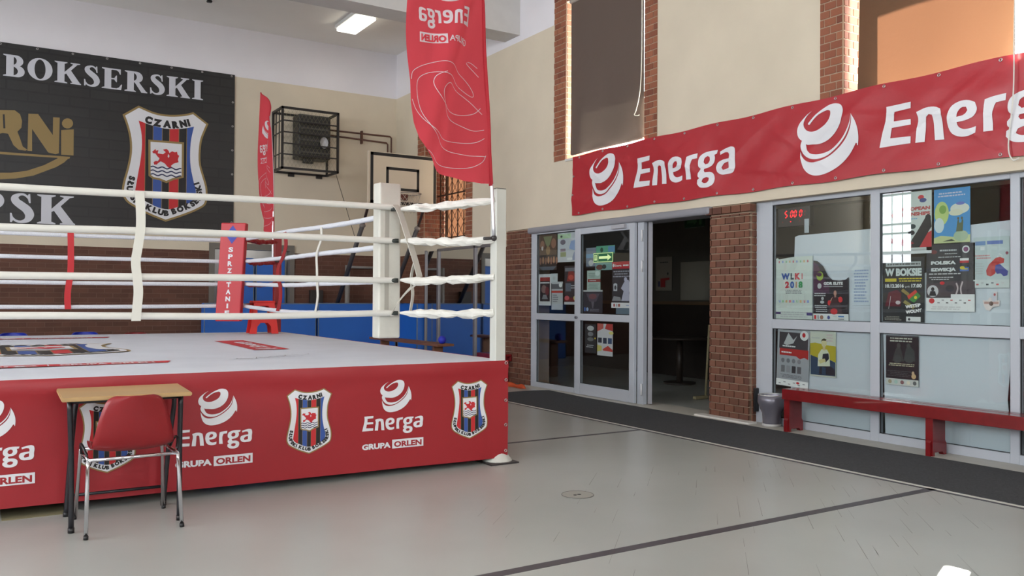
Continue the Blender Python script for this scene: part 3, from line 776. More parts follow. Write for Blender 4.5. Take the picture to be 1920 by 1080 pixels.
# ------------------------------------------------------------------ printed marks
def emblem_print(p, x0, y0, h, m=None, layer=0, mirror=False):
    m = m or P_WHITE
    T = (lambda q: (x0 + (1.058 - q[0] if mirror else q[0]) * h, y0 + q[1] * h))
    for g in EMBLEM: p.poly(g, m, layer, T)
def energa_print(p, x0, y0, w, h, m=None, layer=0, mirror=False):
    m = m or P_WHITE
    T = (lambda q: (x0 + (3.398 - q[0] if mirror else q[0]) * w / 3.398, y0 + q[1] * h))
    for g in ENERGA: p.poly(g, m, layer, T)
def grupa_print(p, x0, y0, w, h, bg, layer=0, mirror=False, slope=0.0):
    T = (lambda q: (x0 + (w - q[0] if mirror else q[0]), y0 + q[1]))
    p.text('GRUPA', 0.0, h * .17, w * .46, h * .62, P_WHITE, layer, 0.05, T)
    p.rect(w * .485, 0, w, h, P_WHITE, layer, T)
    p.text('ORLEN', w * .515, h * .18, w * .97, h * .64, bg, layer + 1, 0.04, T)

def crest_print(p, x0, y0, h):
    """the boxing club's shield: stripes, small shield with a red griffin over waves, lettering round the edge"""
    T = (lambda q: (x0 + q[0] * h, y0 + q[1] * h))
    C = CREST
    p.poly(C['gold'], P_GOLD, 0, T)
    p.poly(inset(C['gold'], 0.017), P_WHITE, 1, T)
    p.poly(C['inner'], P_BLACK, 2, T)
    xs = [0.0, 0.1835, 0.246, 0.322, 0.3815, 0.461, 0.527, 0.75]
    for a, b, m in ((xs[0], xs[1], P_RED), (xs[2], xs[3], P_BLUE), (xs[4], xs[5], P_RED), (xs[6], xs[7], P_BLUE)):
        q = clip(C['inner'], 0, a, b)
        if len(q) > 2: p.poly(q, m, 3, T)
    for x in xs[1:-1]:
        q = clip(C['inner'], 0, x - .0022, x + .0022)
        if len(q) > 2: p.poly(q, P_GOLD, 4, T)
    p.poly(C['sh'], P_GOLD, 5, T)
    p.poly(inset(C['sh'], 0.018), P_WHITE, 6, T)
    p.poly(C['grif'], P_RED, 7, T)
    p.poly([(0.372, 0.60), (0.383, 0.585), (0.378, 0.565), (0.368, 0.575)], P_WHITE, 8, T)
    for z in (0.474, 0.441, 0.408):
        pts = [(0.229 + i * .0255 * .4, z + .007 * sin(i * .4 * 2.1)) for i in range(26)]
        p.stroke(pts, 0.011, P_NAVY, 7, T)
    p.text_path('CZARNI', [(q[0], q[1] - .027) for q in C['top']], 0.060, P_BLACK, 4, 0.085, T, 0.02, 1.0, 1.25)
    p.text_path('SŁUPSKI KLUB BOKSERSKI', C['bot'], 0.048, P_BLACK, 4, 0.075, T, 0.0, 1.0, 1.15)

# ------------------------------------------------------------------ serif capitals for the black club banner
def _bowl(x, y0, y1, w, thick, thin):
    """right half ring from the stem edge x, one open outline"""
    cy, ry = (y0 + y1) / 2, (y1 - y0) / 2
    k = .95 * ry
    A = [-pi / 2 + pi * i / 16 for i in range(17)]
    o = [(x, y0)] + [(x + max(0, w - k) + min(w, k) * cos(a), cy + ry * sin(a)) for a in A] + [(x, y1)]
    w2, r2 = w - thick, ry - thin; k2 = .95 * r2
    i_ = [(x, y0 + thin)] + [(x + max(0, w2 - k2) + min(w2, k2) * cos(a), cy + r2 * sin(a)) for a in A] + [(x, y1 - thin)]
    return [o + i_[::-1]]
def _stem(x, w, l=.10, r=.10, top=True, bot=True):
    out = [[[(x, 0), (x + w, 0), (x + w, 1), (x, 1)]]]
    for y, on, d in ((0, bot, 1), (1, top, -1)):
        if on: out.append([[(x - l, y), (x + w + r, y), (x + w + r, y + d * .035), (x + w + .02, y + d * .075), (x - .02, y + d * .075), (x - l, y + d * .035)]])
    return out
def serif(ch):
    S = .25
    if ch == 'I': return _stem(.10, S), .41
    if ch == 'B': return _stem(.10, S, .10, .02) + [_bowl(.28, .0, .53, .44, .23, .06), _bowl(.28, .475, 1.0, .39, .22, .06)], .74
    if ch == 'P': return _stem(.10, S, r=.10) + [_bowl(.28, .42, 1.0, .42, .23, .06)], .74
    if ch == 'R':
        return _stem(.10, S, r=.08) + [_bowl(.28, .46, 1.0, .41, .23, .06), [[(.36, .50), (.54, .50), (.82, .07), (.87, .04), (.87, 0), (.64, 0)]]], .88
    if ch == 'E':
        return _stem(.10, S, .10, .0) + [[[(.28, 0), (.72, 0), (.76, .27), (.72, .27), (.64, .12), (.55, .06), (.28, .06)]],
            [[(.28, 1), (.70, 1), (.70, .75), (.67, .75), (.62, .88), (.54, .94), (.28, .94)]],
            [[(.28, .48), (.46, .48), (.53, .36), (.56, .36), (.56, .68), (.53, .68), (.46, .54), (.28, .54)]]], .78
    if ch == 'L':
        return _stem(.10, S, .10, .08) + [[[(.28, 0), (.70, 0), (.75, .32), (.71, .32), (.62, .12), (.52, .06), (.28, .06)]]], .77
    if ch == 'Ł':
        g, w = serif('L'); return g + [[[(.02, .36), (.44, .60), (.44, .70), (.02, .46)]]], w
    if ch == 'K':
        return _stem(.10, S) + [[[(.30, .38), (.30, .46), (.66, .93), (.56, .96), (.56, 1), (.90, 1), (.90, .96), (.80, .93), (.50, .53)]],
                                [[(.38, .52), (.54, .69), (.90, .07), (.94, .04), (.94, 0), (.56, 0), (.56, .04), (.63, .06)]]], .95
    if ch == 'U':
        pts = [(.205, .99), (.205, .40), (.24, .17), (.36, .06), (.50, .045), (.64, .10), (.70, .28), (.71, .55), (.71, .99)]
        ws = [.21, .21, .20, .16, .10, .08, .065, .06, .06]
        P = spline([(*q, w) for q, w in zip(pts, ws)], 5)
        L, R = ribbon([q[:2] for q in P], [q[2] for q in P])
        return [[L + R[::-1]], [[(0, 1), (.41, 1), (.41, .95), (0, .95)]], [[(.57, 1), (.85, 1), (.85, .95), (.57, .95)]]], .86
    if ch == 'O':
        return [[ell(.43, .5, .43, .52, 32), ell(.43, .5, .19, .455, 32)]], .86
    if ch == 'S':
        pts = [(.50, .69), (.46, .84), (.36, .955), (.24, .95), (.145, .86), (.16, .73), (.28, .60), (.42, .46), (.49, .28), (.44, .11), (.30, .035), (.17, .06), (.08, .17), (.045, .31)]
        ws = [.02, .05, .07, .09, .17, .21, .24, .24, .22, .16, .09, .07, .05, .02]
        P = spline([(*q, w) for q, w in zip(pts, ws)], 5)
        L, R = ribbon([q[:2] for q in P], [q[2] for q in P])
        return [[L + R[::-1]], [[(.475, .68), (.515, .68), (.50, .99), (.465, .99), (.43, .90)]], [[(.025, .32), (.065, .32), (.11, .10), (.07, .01), (.03, .01)]]], .60
    return [], .35
def serif_text(p, s, x0, x1, z0, h, m, layer=0):
    gap = .07
    g = [serif(c) for c in s]; tot = sum(w for _, w in g) + gap * (len(s) - 1)
    k = (x1 - x0) / tot; x = x0
    for loops_list, w in g:
        for loops in loops_list:
            p.poly([[(x + q[0] * k, z0 + q[1] * h) for q in l] for l in loops], m, layer)
        x += (w + gap) * k

# ------------------------------------------------------------------ boxing ring (one thing: platform, skirt, canvas, posts, ropes, pads)
RX0, RX1, RY0, RY1, RZ = -2.76, 3.755, 6.05, 12.50, 0.85
ring = thing('boxing_ring', 'raised boxing ring with red sponsor skirt, white canvas and white ropes', 'boxing ring', (0.5, 9.27, 0))
mb = MB(); UND = mat('ring_underside', (46, 42, 40), 0.7)
mb.box(RX0 + .06, RX1 - .06, RY0 + .06, RY1 - .06, 0.70, RZ - .012, UND)
mb.build('platform_deck', ring)
for x in (-2.3, -.8, .7, 2.2):
    for y in (6.5, 9.2, 11.9):
        MB().box(x - .04, x + .04, y - .04, y + .04, 0.0, 0.70, UND).build('trestle_leg', ring)
# canvas
rnd = random.Random(5)
CANVAS = mat('canvas_white', (214, 217, 226), 0.6, mottle=0.035, mscale=2.5, bump=0.12, bscale=5)
mb = MB(); n = 40
vs = []; fs = []
for i in range(n + 1):
    for j in range(n + 1):
        x = RX0 + (RX1 - RX0) * i / n; y = RY0 + (RY1 - RY0) * j / n
        e = min(i, j, n - i, n - j)
        vs.append((x, y, RZ + (0 if e == 0 else .0025 * sin(x * 2.3 + y * .7) * sin(y * 1.9))))
for i in range(n):
    for j in range(n): fs.append((i * (n + 1) + j, (i + 1) * (n + 1) + j, (i + 1) * (n + 1) + j + 1, i * (n + 1) + j + 1))
mb.add(vs, fs, CANVAS, True)
canvas = mb.build('canvas', ring)
pr = Print(); crest_print(pr, 0.5 - .357 * 2.0, 8.27, 2.0)
fl_ = lambda u, v, o: (u, v, RZ + .0035 + o)
pr.build('canvas_crest', fl_, canvas)
pr = Print()
for y0, y1, x1 in ((7.04, 7.24, 1.30), (11.45, 11.65, 1.37)):
    pr.poly([(-.3, y0), (x1 - .06, y0), (x1, y1), (-.24, y1)], P_RED, 0)
    pr.text('Energa', -.12, y0 + .05, .36, .11, P_WHITE, 1, .03)
    pr.rect(.42, y0 + .03, .43, y1 - .03, P_WHITE, 1)
    pr.text('GRUPA ORLEN', .50, y0 + .05, 1.16, .11, P_WHITE, 1, .03)
    pr.build('canvas_stripe', fl_, canvas); pr = Print()
pr.poly([(2.25, 8.30), (2.60, 8.30), (2.62, 10.16), (2.29, 10.14)], P_RED, 0)
T = lambda q: (2.50 - q[1], 8.5 + q[0])
emblem_print(pr, 2.32, 8.38, .20, layer=1)
v, t3, w = glyphs('Energa', .03)
pr.tri([(2.51 - q[1] * .16, 8.75 + q[0] * .30) for q in v], t3, P_WHITE, 1)
pr.build('canvas_logo', fl_, canvas); pr = Print()
sc = random.Random(11)
for k in range(9):                               # signatures in felt pen
    x, y = 1.75 + .075 * k, 7.18 + .035 * k
    pts = spline([(x + .05 * i + sc.uniform(-.03, .03), y + sc.uniform(-.10, .10)) for i in range(5)], 5)
    pr.stroke(pts, .007, P_GREY, 0)
pr.build('canvas_signatures', fl_, canvas)
# skirt
def ys(u, v):
    w = .006 * sin(u * 2.7 + .6) * sin(v * 5.0) + .003 * sin(u * 7.1 + v * 3)
    if v > .74: w -= .016 * sin(min(1, (v - .74) / .11) * pi) * (0.7 + .3 * sin(u * 4.3))
    return RY0 + w
def zb(u): return 0.066 - .0067 * (u - .1)
def skirt_front(u, v, o): return (u, ys(u, v) - o, v)
mb = MB(); nu, nv = 140, 16
vs = []; fs = []
for i in range(nu + 1):
    u = RX0 + (RX1 - RX0) * i / nu
    for j in range(nv + 1):
        v = zb(u) + (RZ - zb(u)) * j / nv; vs.append(skirt_front(u, v, 0) if j < nv else (u, RY0 - .001, RZ + .002))
for i in range(nu):
    for j in range(nv): a = i * (nv + 1) + j; fs.append((a, a + nv + 1, a + nv + 2, a + 1))
mb.add(vs, fs, VINYL_R, True)
vs = []; fs = []
for i in range(61):
    y = RY0 + (RY1 - RY0) * i / 60
    for j in range(9):
        v = .04 + (RZ + .002 - .04) * j / 8; vs.append((RX1 + .006 * sin(y * 3) * sin(v * 4) * (0 if j == 8 else 1), y, v))
for i in range(60):
    for j in range(8): a = i * 9 + j; fs.append((a, a + 9, a + 10, a + 1))
mb.add(vs, fs, VINYL_R, True)
skirt = mb.build('skirt', ring)
for k in range(5):
    X = 2.457 - 1.338 * k
    if X < RX0 + .1: break
    pr = Print()
    emblem_print(pr, X + .145, .487, .247)
    energa_print(pr, X, .316, .51, .152)
    grupa_print(pr, X, .205, .515, .068, VINYL_R)
    pr.build('sponsor_print', skirt_front, skirt, step=.07, base=.004)
for k in range(5):
    X = 3.215 - 1.341 * k
    if X < RX0 + .05: break
    pr = Print(); crest_print(pr, X, .226, .478); pr.build('crest_print', skirt_front, skirt, step=.07, base=.004, lay=.0005)
EYE = mat('eyelet_metal', (190, 188, 186), .3, metal=.9)
for z in (.832, .69, .52, .315, .10):
    for x in (3.728,):
        mb = MB(); mb.tube([(x + .011 * cos(2 * pi * i / 12), RY0 - .012, z + .011 * sin(2 * pi * i / 12)) for i in range(12)], .0035, EYE, 6, closed=True)
        mb.build('eyelet', skirt)
# corner posts
POSTW = mat('post_white_paint', (206, 206, 198), .4, mottle=.03, mscale=8)
POSTR = mat('post_red_paint', (150, 26, 32), .4)
def post(x0, y0, m, foot=True):
    mb = MB(); mb.cbox(x0, x0 + .10, y0, y0 + .10, .012, 2.292, m, b=.006, seg=1)
    o = mb.build('corner_post', ring)
    c = MB(); c.box(x0 + .004, x0 + .096, y0 + .004, y0 + .096, 2.292, 2.297, mat('post_cap', (92, 90, 84), .5)); c.build('post_cap', o)
    if foot:
        f = MB(); f.box(x0 - .10, x0 + .17, y0 - .11, y0 + .18, 0, .012, DSTEEL).build('base_plate', o)
        g = MB()
        for yy in (y0 + .02, y0 + .07):
            g.add([(x0 - .07, yy, .012), (x0 + .15, yy, .012), (x0 + .11, yy, .10), (x0 - .02, yy, .10), (x0 - .07, yy + .012, .012), (x0 + .15, yy + .012, .012), (x0 + .11, yy + .012, .10), (x0 - .02, yy + .012, .10)],
                  [(0, 1, 2, 3), (4, 7, 6, 5), (0, 4, 5, 1), (1, 5, 6, 2), (2, 6, 7, 3), (3, 7, 4, 0)], m)
        g.lathe([(.13, .012), (.10, .05), (.065, .085), (.05, .10)], (x0 + .05, y0 + .05, 0), m, 20)
        g.build('gusset', o)
    return o
post(3.645, 6.075, POSTW); post(3.64, 12.36, POSTR)

# ropes
ROPE = mat('rope_cover_white', (224, 222, 214), .5, mottle=.03, mscale=6)
ROPE_F = mat('rope_braid_white', (222, 224, 230), .7, bump=.6, bscale=60)
XL = -2.05
def lerp(a, b, t): return a + (b - a) * t
FR_Z = [(2.114, 2.122, 2.141, 2.150), (1.838, 1.853, 1.863, 1.862), (1.509, 1.513, 1.521, 1.519), (1.233, 1.226, 1.218, 1.236)]
for zs in FR_Z:
    a, b, c, d = zs
    P = spline([(XL, 6.75, d), (-.9, 6.75, (a + b) / 2), (.1, 6.75, a), (.905, 6.75, b), (1.836, 6.75, c), (2.78, 6.75, d), (3.02, 6.75, d + .002)], 8)
    MB().tube(P, .0262, ROPE, 12).build('rope', ring)
BK_Z = [(2.112, 2.115, 2.14), (1.833, 1.836, 1.84), (1.525, 1.526, 1.535), (1.228, 1.230, 1.25)]
for a, b, c in BK_Z:
    P = spline([(XL, 11.76, c), (.18, 11.76, a), (1.58, 11.76, b), (2.7, 11.76, (b + c) / 2), (3.04, 11.76, c)], 10)
    MB().tube(P, .026, ROPE_F, 10).build('rope', ring)
RT_Z = [(2.149, 2.136, 2.108, 2.096, 2.14), (1.846, 1.829, 1.829, 1.825, 1.855), (1.539, 1.507, 1.511, 1.516, 1.52), (1.238, 1.195, 1.205, 1.224, 1.236)]
for zs in RT_Z:
    P = spline([(3.04, 11.76, zs[0]), (3.04, 9.8, zs[1]), (3.04, 8.63, zs[2]), (3.04, 7.25, zs[3]), (3.04, 6.80, zs[4])], 12)
    jr = random.Random(2)
    MB().tube(P, .025, ROPE_F, 10, jitter=lambda i, k: 1 + .06 * sin(i * 2.1 + k * 1.3)).build('rope', ring)
# crumpled white sleeves over the turnbuckles, near corner
def sleeve(p0, p1, r0, m, seed, n=18, nk=10):
    jr = random.Random(seed); p0, p1 = Vector(p0), Vector(p1)
    pts = []; rs = []
    waist = [jr.randint(5, n - 5)]
    for i in range(n + 1):
        t = i / n
        pts.append(p0.lerp(p1, t) + Vector((0, 0, jr.uniform(-.004, .004) - .012 * sin(t * pi))))
        r = r0 * jr.uniform(.88, 1.10)
        if i < 3: r *= .35 + .22 * i
        if i in waist: r *= .62
        if i > n - 3: r *= .8
        rs.append(r)
    prev = [1.0] * nk; tab = []
    for i in range(n + 1):
        prev = [max(.7, min(1.35, .45 * a + .55 * jr.uniform(.66, 1.36))) for a in prev]; tab.append(prev)
    mb = MB().tube(pts, rs, m, nk, jitter=lambda i, k: tab[i][(k + i // 2) % nk])
    mb.smooth = [False] * len(mb.smooth)
    return mb
for i, (z0, z1) in enumerate(((2.135, 2.20), (1.862, 1.862), (1.52, 1.55), (1.238, 1.25))):
    o = sleeve((3.06, 6.70, z0), (3.655, 6.115, z1), .036, VINYL_W, 21 + i).build('turnbuckle_sleeve', ring)
    MB().tube([(3.625, 6.145, z1), (3.652, 6.118, z1)], .022, DSTEEL, 8).build('hook', o)
    k = MB(); k.tube([(2.985, 6.745, z0), (3.05, 6.722, z0)], .019, mat('clamp_dark', (44, 50, 46), .4), 8); k.build('rope_clamp', ring)
for i, z in enumerate((2.14, 1.84, 1.53, 1.25)):                 # the far red corner
    sleeve((3.08, 11.80, z), (3.65, 12.34, z + .03), .032, POSTR, 40 + i, 20, 10).build('turnbuckle_sleeve', ring)
# webbing straps tied round the near corner
def strap(pts, w, side, m):
    P = [Vector(p) for p in spline(pts, 6)]; S = Vector(side).normalized() * w / 2; mb = MB()
    nrm = (P[-1] - P[0]).cross(S).normalized() * .003
    vs = []
    for p in P: vs += [p - S - nrm, p + S - nrm, p + S + nrm, p - S + nrm]
    fs = []
    for i in range(len(P) - 1):
        a, b = 4 * i, 4 * i + 4
        for k in range(4): l = (k + 1) % 4; fs.append((a + k, a + l, b + l, b + k))
    fs += [(3, 2, 1, 0), (len(vs) - 4, len(vs) - 3, len(vs) - 2, len(vs) - 1)]
    return mb.add(vs, fs, m)
WEB = mat('webbing_grey_white', (196, 192, 182), .7)
def on_y(x, z, y=6.70): return (x, y, z)
strap([(3.01, 6.71, 2.17), (3.05, 6.69, 2.10), (3.10, 6.66, 1.92), (3.16, 6.62, 1.70), (3.195, 6.60, 1.55)], .075, (.8, .4, .1), WEB).build('corner_strap', ring)
strap([(3.20, 6.60, 1.52), (3.12, 6.66, 1.44), (3.03, 6.70, 1.32), (2.99, 6.71, 1.24)], .075, (.6, .3, .7), WEB).build('corner_strap', ring)
strap([(3.165, 6.64, 1.68), (3.135, 6.64, 1.55), (3.15, 6.64, 1.40), (3.13, 6.65, 1.24)], .035, (.8, .4, .1), WEB).build('corner_strap', ring)
# corner pads
Mp = Matrix.Translation((2.995, 6.84, 0)) @ Matrix.Rotation(radians(4), 4, 'Z')
mb = MB(); mb.cbox(-.105, .105, -.058, .07, 1.02, 2.365, mat('pad_white_vinyl', (208, 206, 196), .45, mottle=.06, mscale=6, bump=.35, bscale=9), b=.016, M=Mp, seg=3)
pad = mb.build('corner_pad', ring)
MB().box(-.052, -.012, -.061, -.055, 1.25, 2.12, mat('pad_seam', (170, 166, 156), .7), Mp).build('pad_slot', pad)
PADR = mat('red_pad_vinyl', (192, 42, 52), .4, bump=.1, bscale=12)
Mr = Matrix.Translation((2.865, 11.70, 0)) @ Matrix.Rotation(radians(-30), 4, 'Z')
Sh = Matrix(((1, 0, .052, -.052 * 1.7), (0, 1, 0, 0), (0, 0, 1, 0), (0, 0, 0, 1)))
Mr = Sh @ Mr
mb = MB(); mb.cbox(-.165, .165, -.07, .06, 1.035, 2.36, PADR, b=.016, M=Mr, seg=3); padr = mb.build('corner_pad', ring)
def sp(u, v, o): return tuple(Mr @ Vector((u, -.072 - o, v)))
pr = Print()
P_DIA = mat('print_royal_blue', (62, 66, 168), .5)
pr.poly([(-.005, 2.325), (.085, 2.20), (-.005, 2.075), (-.095, 2.20)], P_DIA, 0)
for i, ch in enumerate('SPRZĄTANIE'):
    z = 2.035 - i * .0945
    w = .022 if ch == 'I' else .062
    pr.text(ch, -.012 - w / 2, z - .066, -.012 + w / 2, .064, P_WHITE, 0, .05)
pr.text('sponsor', .03, 2.325, .12, .012, P_LGREY, 0) if False else None
pr.build('pad_lettering', sp, padr)
# spacers tying the ropes together
def spacer(pts, w, side, m): return strap(pts, w, side, m)
SPW = mat('spacer_white_vinyl', (220, 218, 208), .5)
sp1 = MB()
spacer([(.975, 6.718, 2.145), (.985, 6.715, 1.99), (.985, 6.715, 1.86), (.967, 6.713, 1.72), (.955, 6.713, 1.62), (.967, 6.713, 1.50), (.975, 6.713, 1.40), (.967, 6.715, 1.28), (.962, 6.718, 1.19)], .064, (1, 0, 0), SPW).build('rope_spacer', ring)
spacer([(.925, 11.73, 2.14), (.93, 11.728, 1.9), (.928, 11.728, 1.65), (.90, 11.728, 1.4), (.905, 11.73, 1.2)], .07, (1, 0, 0), P_RED).build('rope_spacer', ring)
spacer([(3.01, 9.85, 2.13), (3.008, 9.78, 1.98), (3.006, 9.90, 1.83), (3.006, 10.06, 1.72), (3.006, 10.08, 1.60), (3.006, 9.98, 1.48), (3.006, 9.98, 1.32), (3.01, 10.1, 1.20)], .12, (0, 1, 0), POSTR).build('rope_spacer', ring)
spacer([(3.01, 8.58, 2.10), (3.008, 8.57, 1.98), (3.006, 8.70, 1.83), (3.006, 8.69, 1.66), (3.006, 8.68, 1.52), (3.006, 8.66, 1.36), (3.01, 8.75, 1.20)], .055, (0, 1, 0), SPW).build('rope_spacer', ring)
# the tan underlay sheet peeping out below the skirt
tag(MB().box(.12, .47, 6.02, 6.60, 0, .006, mat('underlay_tan', (120, 112, 84), .9)).build('underlay_scrap'), 'tan scrap of underlay sticking out below the red skirt', 'mat')

# ------------------------------------------------------------------ feather flags on the two right-hand posts
FLAG = cloth_mat('flag_cloth', (216, 72, 84), (232, 92, 102), .45)
FLAG_W = cloth_mat('flag_white', (226, 222, 226), (210, 200, 205), .35)
outline = [(3.546, 2.316), (3.44, 2.305), (3.30, 2.32), (3.115, 2.368), (3.02, 2.435), (2.949, 2.515), (2.89, 2.62), (2.854, 2.744), (2.835, 2.90), (2.833, 3.076), (2.815, 3.28), (2.802, 3.448), (2.786, 3.70), (2.77, 4.0), (2.76, 4.3), (2.755, 4.52),
           (2.83, 4.50), (2.98, 4.44), (3.14, 4.34), (3.28, 4.20), (3.39, 4.03), (3.45, 3.88), (3.475, 3.79), (3.50, 3.4), (3.525, 2.9), (3.54, 2.55)]
def flag(root, place, wave):
    bm = bmesh.new()
    tr = tessellate_polygon([[Vector((x, z, 0)) for x, z in outline]])
    vs = [bm.verts.new((x, z, 0)) for x, z in outline]
    for t in tr:
        try: bm.faces.new([vs[i] for i in t])
        except ValueError: pass
    for ax in (0, 1):
        q = 2.3 if ax else 2.75
        while q < 4.6:
            no = Vector((1, 0, 0)) if ax == 0 else Vector((0, 1, 0))
            bmesh.ops.bisect_plane(bm, geom=bm.verts[:] + bm.edges[:] + bm.faces[:], plane_co=no * q, plane_no=no, dist=1e-6); q += .045
    bm.verts.ensure_lookup_table()
    for i, v in enumerate(bm.verts): v.index = i
    mb = MB(); mb.add([place(v.co.x, v.co.y, 0) for v in bm.verts], [[v.index for v in f.verts] for f in bm.faces], FLAG, True); bm.free()
    cl = mb.build('flag_cloth', root)
    pr = Print()
    energa_print(pr, 2.905, 3.515, .41, .19, FLAG_W, 0, mirror=True)
    T = lambda q: (3.318 - q[0], 3.40 + q[1] + q[0] * .0)
    T2 = lambda q: (2.91 + (.408 - q[0]), 3.375 + .085 + q[1] * 1.0 - .085 + (.408 - q[0]) * .0)
    pr.text('GRUPA', 0.0, .012 + .03, .19, .05, FLAG_W, 0, .02, T2)
    pr.rect(.20, .02, .408, .10, FLAG_W, 0, T2)
    pr.text('ORLEN', .212, .032, .398, .055, FLAG, 3, .05, T2)
    emblem_print(pr, 2.98, 3.745, .28, FLAG_W, 0, mirror=True)
    SW = [[(2.84, 3.09), (2.86, 3.16), (2.96, 3.22), (3.09, 3.25), (3.21, 3.22), (3.33, 3.16), (3.4, 3.06), (3.39, 3.02), (3.29, 3.08), (3.18, 3.14), (3.04, 3.16), (2.95, 3.14), (2.89, 3.08), (2.89, 2.94), (2.93, 2.8), (3.03, 2.66), (3.18, 2.56), (3.33, 2.53), (3.49, 2.53)],
          [(3.11, 3.17), (3.03, 3.13), (3.01, 3.06), (3.06, 2.96), (3.14, 2.9), (3.28, 2.86), (3.4, 2.88), (3.46, 2.93)],
          [(3.47, 2.88), (3.38, 2.97), (3.28, 3.04), (3.16, 3.09), (3.09, 3.04), (3.09, 2.96), (3.14, 2.87), (3.23, 2.8), (3.38, 2.74), (3.48, 2.75)],
          [(2.845, 2.93), (2.88, 2.84), (2.97, 2.73), (3.1, 2.66), (3.26, 2.63), (3.4, 2.64), (3.48, 2.68)],
          [(2.945, 2.53), (3.05, 2.46), (3.2, 2.42), (3.35, 2.43), (3.45, 2.48), (3.49, 2.54)],
          [(3.45, 3.19), (3.35, 3.29), (3.38, 3.3), (3.44, 3.26)]]
    for q in SW: pr.stroke(spline(q, 6), .0042, FLAG_W, 0)
    pr.build('flag_print', place, cl, step=.045, base=.004, lay=.002)
    # hem sleeve on the pole side and the pole
    pole = [(3.59, 1.87), (3.565, 2.3), (3.545, 2.55), (3.53, 2.9), (3.505, 3.4), (3.48, 3.79), (3.455, 3.88), (3.395, 4.03), (3.285, 4.20), (3.145, 4.34), (2.985, 4.44), (2.83, 4.50)]
    PP = spline([place(x, z, -.004) if z > 2.31 else place(x, z, 0) for x, z in pole], 4)
    MB().tube(PP, [max(.005, .0155 - .0002 * i) for i in range(len(PP))], STEEL if False else mat('pole_aluminium', (214, 214, 220), .3, metal=.7), 8).build('flag_pole', root)
    HP = spline([place(x - .004, z, -.003) for x, z in pole[1:]], 4)
    MB().tube(HP, [.019 if i < 4 else max(.008, .0185 - .0002 * i) for i in range(len(HP))], FLAG, 8).build('pole_hem', cl)
    k = MB(); a = Vector(place(3.59, 1.87, 0)); b = Vector(place(3.50, 1.862, 0)); c = Vector(place(3.655, 1.875, -.08))
    k.tube([a, b], .013, DSTEEL, 8).tube([a + Vector((0, 0, .01)), c], .012, DSTEEL, 8).ball(a, .026, DSTEEL, 10)
    k.build('pole_clamp', root)
def near_place(x, z, o):
    t = max(0.0, (3.55 - x)); f = min(1.0, t / .2)
    y = 6.02 - .07 * f * sin(t * 10 + (z - 2.3) * 3.2 + .6) - .022 * f * sin(t * 23 + (z - 2.3) * 5.0) - .02 * f * sin((z - 2.4) * 4 + t * 5) - o
    return (x, y, z)
t = thing('feather_flag', 'large red feather flag clamped to the white near corner post', 'flag', (3.59, 6.03, 1.87), 'feather flags on the ring posts')
flag(t, near_place, 0)
# fold lines of the cloth come from the wave of the sheet itself
def far_place(x, z, o):
    t = 3.59 - x
    w = .035 * sin(t * 11 + z * 1.6) * min(1, max(t, 0) / .2)
    return (3.595 + .02 * t - w - o, 12.31 + t, z)
t = thing('feather_flag', 'narrow looking red feather flag on the far red corner post', 'flag', (3.60, 12.33, 1.87), 'feather flags on the ring posts')
flag(t, far_place, 1)
# ------------------------------------------------------------------ banners on the walls
def grid_sheet(mb, place, u0, u1, v0, v1, nu, nv, m, thick=0.003):
    vs = []; fs = []
    for i in range(nu + 1):
        for j in range(nv + 1): vs.append(place(lerp(u0, u1, i / nu), lerp(v0, v1, j / nv), 0))
    for i in range(nu):
        for j in range(nv): a = i * (nv + 1) + j; fs.append((a, a + nv + 1, a + nv + 2, a + 1))
    mb.add(vs, fs, m, True)
BN_R = mat('banner_red', (172, 38, 48), .36, spec=.5, bump=.30, bscale=5)
def eyelet(parent, c, axis, r=.012):
    mb = MB(); c = Vector(c)
    e = (Vector((0, 1, 0)), Vector((0, 0, 1))) if axis == 'x' else (Vector((1, 0, 0)), Vector((0, 0, 1)))
    mb.tube([c + e[0] * r * cos(2 * pi * i / 10) + e[1] * r * sin(2 * pi * i / 10) for i in range(10)], r * .4, EYE, 5, closed=True)
    return mb.build('eyelet', parent)
bt = thing('wall_banner', 'long red sponsor banner hung above the glazed lobby front', 'banner', (7.27, 6.0, 3.0))
def bplace(u, v, o):
    e = min(v - 2.575, 3.435 - v); k = max(0, min(1, e / .25))
    w = .010 * sin(u * 2.2 + v * 1.1) + k * (.008 * sin(u * 5 + v * 6) + .006 * sin(u * 9 - v * 11) + .004 * sin(v * 17 + u * 3))
    r1 = (1 - abs(sin(u * 1.9 + v * 2.6 + .4))) ** 4 * .016; r2 = (1 - abs(sin(u * 2.7 - v * 4.3))) ** 4 * .012; r3 = (1 - abs(sin(u * .9 + v * 5.1 + 1))) ** 5 * .010
    w -= k * (r1 + r2 + r3)
    return (7.262 + w * .8 - o, -u, v + .008 * sin(u * 5.9) * (1 - k))
mb = MB(); grid_sheet(mb, bplace, -9.965, -1.4, 2.578, 3.432, 420, 32, BN_R); bs = mb.build('banner_cloth', bt)
for k in range(3):
    u = -9.546 + 3.59 * k
    pr = Print(); emblem_print(pr, u, 2.655, .702); pr.build('printed_emblem', bplace, bs, step=.04, base=.006)
    if k < 2 or True:
        pr = Print(); energa_print(pr, -8.581 + 3.601 * k, 2.69, 1.76, .52); pr.build('printed_name', bplace, bs, step=.04, base=.006) if k < 2 else None
for i in range(16):
    y = 9.80 - i * .54
    if y < 1.5: break
    for z in (2.605, 3.405): eyelet(bs, bplace(-y, z, .004), 'x')
for z in (2.87, 3.14): eyelet(bs, bplace(-9.94, z, .004), 'x')

